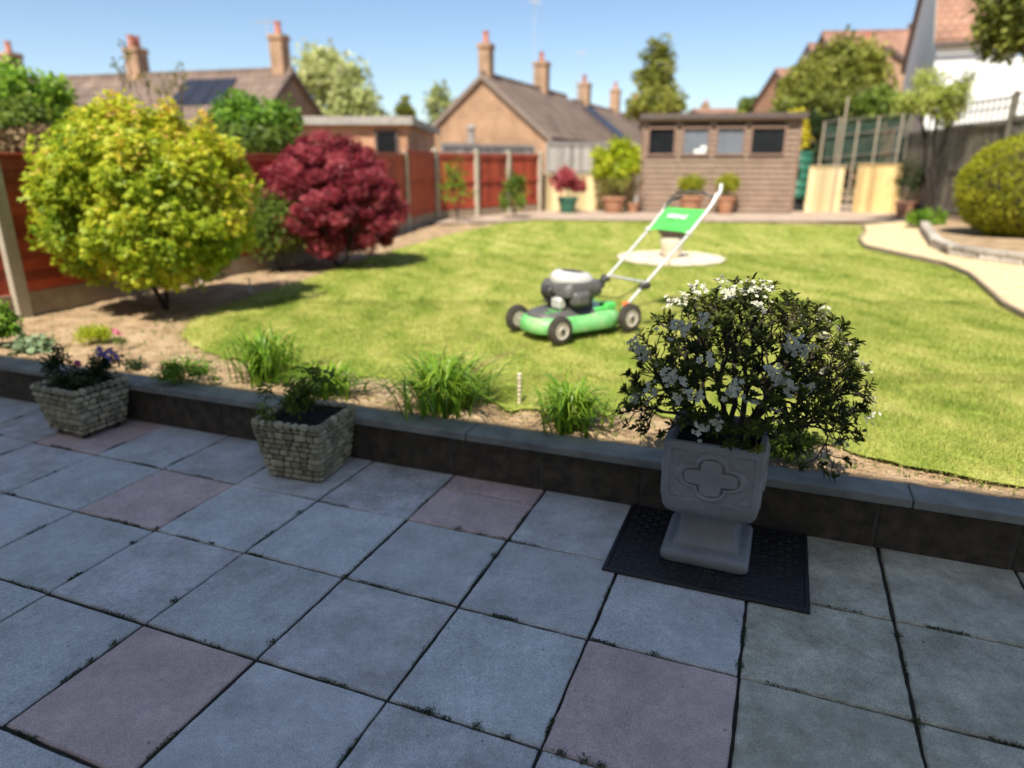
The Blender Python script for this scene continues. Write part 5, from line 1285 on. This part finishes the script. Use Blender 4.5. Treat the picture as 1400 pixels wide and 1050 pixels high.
ft('tall_tree','tall ragged olive green tree behind the left end of the shed',899,105,40,2.5,4.0,M['l_tree'],.2,50,50,95,tm=.5,tr=.18,clr=.40,shell=.2)
ft('tall_tree','lower spreading olive tree under the tall ragged tree, behind the shed',896,145,38,3.6,1.9,M['l_tree'],.2,50,50,96,tm=.5,tr=.12,clr=.42,shell=.2)
ft('round_tree','broad rounded green tree in front of the brick house on the right',1152,108,25,3.1,2.6,M['l_tree'],.16,110,80,97,tm=.5,tr=.12,clr=.42)
ft('round_tree','lower left part green tree beside the broad rounded tree',1100,128,24,2.1,1.7,M['l_tree'],.15,60,70,98,tm=.45,tr=.1,clr=.36)
ft('hedge_tree','dark green bushy tree below the rounded tree, above the netting',1130,158,22,3.4,1.5,M['l_tree'],.15,60,70,99,tm=.2,tr=.08,clr=.35)
ft('hedge_tree','green hedge top between the netting frame and the pale shrub',1205,150,21,2.0,1.1,M['l_mid'],.13,40,60,100,tm=.6,tr=.06,clr=.28)
ft('overhanging_tree','dark green tree hanging in at the top right corner',1412,25,13,1.8,1.9,M['l_tree'],.11,90,90,101,tm=.2,tr=.10,clr=.28,bx=2.4)
ft('distant_tree','tiny far green treetop above the right of the shed roof',1025,145,70,2.4,1.6,M['l_mid'],.4,14,30,102,tm=.4,tr=.1,clr=.5)
# left hedge beyond the fence
ft('hedge_bush','bright and dark green bush at the far left above the fence',18,140,8.2,1.3,.75,M['l_bright'],.065,60,90,103,tm=.55,tr=.04,clr=.17,cat='hedge')
ft('hedge_bush','lower dark green layered bush at the far left edge',10,165,7.6,1.0,.45,M['l_mid'],.06,40,80,104,tm=.6,tr=.03,clr=.14,cat='hedge')
ft('red_leaf_bush','brown leaved bush over the fence left of the golden maple',45,198,7.4,.6,.3,M['l_brown'],.05,24,50,105,tm=.3,tr=.02,clr=.12,cat='hedge')
ft('hedge_bush','bright green hedge behind the fence right of the golden maple',345,170,11.5,1.55,.85,M['l_bright'],.085,60,80,106,tm=.35,tr=.04,clr=.2,cat='hedge')
ft('hedge_bush','darker green hedge behind the fence beside the red maple',335,195,11.0,1.9,.55,M['l_mid'],.085,50,70,107,tm=.3,tr=.04,clr=.18,cat='hedge')
# thin sapling rising above the golden maple
q=bp(215,95,y=9.0); t=thing('thin_sapling','thin sparse leaved sapling rising above the golden maple','tree',(q.x,9.0,.2))
tips=[bp(u,v,y=9.0)-Vector((q.x,9.0,.2)) for u,v in [(172,64),(176,76),(160,90),(168,98),(240,92),(250,104),(236,110),(222,105),(200,112),(215,120),(250,118),(195,100),(185,108),(228,122)]]
mb=MB(); branches(mb,(0,0,0),[tuple(p) for p in tips],.02,.004,.45,.1,6); mb.build('trunk',M['bark2'],t,smooth=True)
leafcloud('crown',M['l_olive'],t,[(p.x,p.y,p.z,.07) for p in tips],16,.055,tmean=.5)

# ---------------------------------------------------------------- our own house, behind the camera (its shade falls on the patio)
fp0=Vector((0,0,0))-WN*1.32
t=thing('own_house','pale rendered two storey house behind the patio, its shade covering the paving','house',tuple(fp0+Vector((0,0,-.02))),math.atan2(WD.y,WD.x))
EZ=5.68
hb=MB(); holes=[(-3.6,-1.6,.0,2.1),(1.0,2.8,.9,2.1)]
def wallrect(x0,x1,z0,z1): hb.box(((x0+x1)/2,-.15,(z0+z1)/2),(x1-x0,.3,z1-z0))
wallrect(-8,-3.6,0,EZ); wallrect(-3.6,-1.6,2.1,EZ); wallrect(-1.6,1.0,0,EZ); wallrect(1.0,2.8,0,.9); wallrect(1.0,2.8,2.1,EZ); wallrect(2.8,7,0,EZ)
hb.box((-.5,-7,EZ/2),(15,.3,EZ)); hb.box((-7.85,-3.575,EZ/2),(.3,6.54,EZ)); hb.box((6.85,-3.575,EZ/2),(.3,6.54,EZ)); hb.build('wall',M['whitewall'],t)
rr_=MB(); rr_.add([(-8.4,.30,EZ),(7.4,.30,EZ),(7.4,-3.5,EZ+2.4),(-8.4,-3.5,EZ+2.4),(-8.4,-7.4,EZ),(7.4,-7.4,EZ)],[(0,1,2,3),(3,2,5,4)])
rr_.add([(-8.4,.30,EZ-.12),(7.4,.30,EZ-.12),(7.4,-7.4,EZ-.12),(-8.4,-7.4,EZ-.12)],[(3,2,1,0)]); ro=rr_.build('roof',M['tile'],t)
MB().tube([(-8.4,.30,EZ-.05),(7.4,.30,EZ-.05)],.055,8).build('gutter',M['whitetrim'],ro)
for (x0,x1,z0,z1,nm_) in ((-3.6,-1.6,.02,2.1,'door'),(1.0,2.8,.9,2.1,'window')):
    f=MB(); f.rbox(((x0+x1)/2,-.1,z1-.04),(x1-x0,.07,.08),.005); f.rbox(((x0+x1)/2,-.1,z0+.04),(x1-x0,.07,.08),.005)
    for x in (x0+.04,x1-.04,(x0+x1)/2): f.rbox((x,-.1,(z0+z1)/2),(.08,.065,z1-z0-.16),.005)
    fo=f.build(nm_,M['whitetrim'],t); MB().box(((x0+x1)/2,-.11,(z0+z1)/2),(x1-x0-.1,.02,z1-z0-.1)).build('pane',M['glass'],fo)
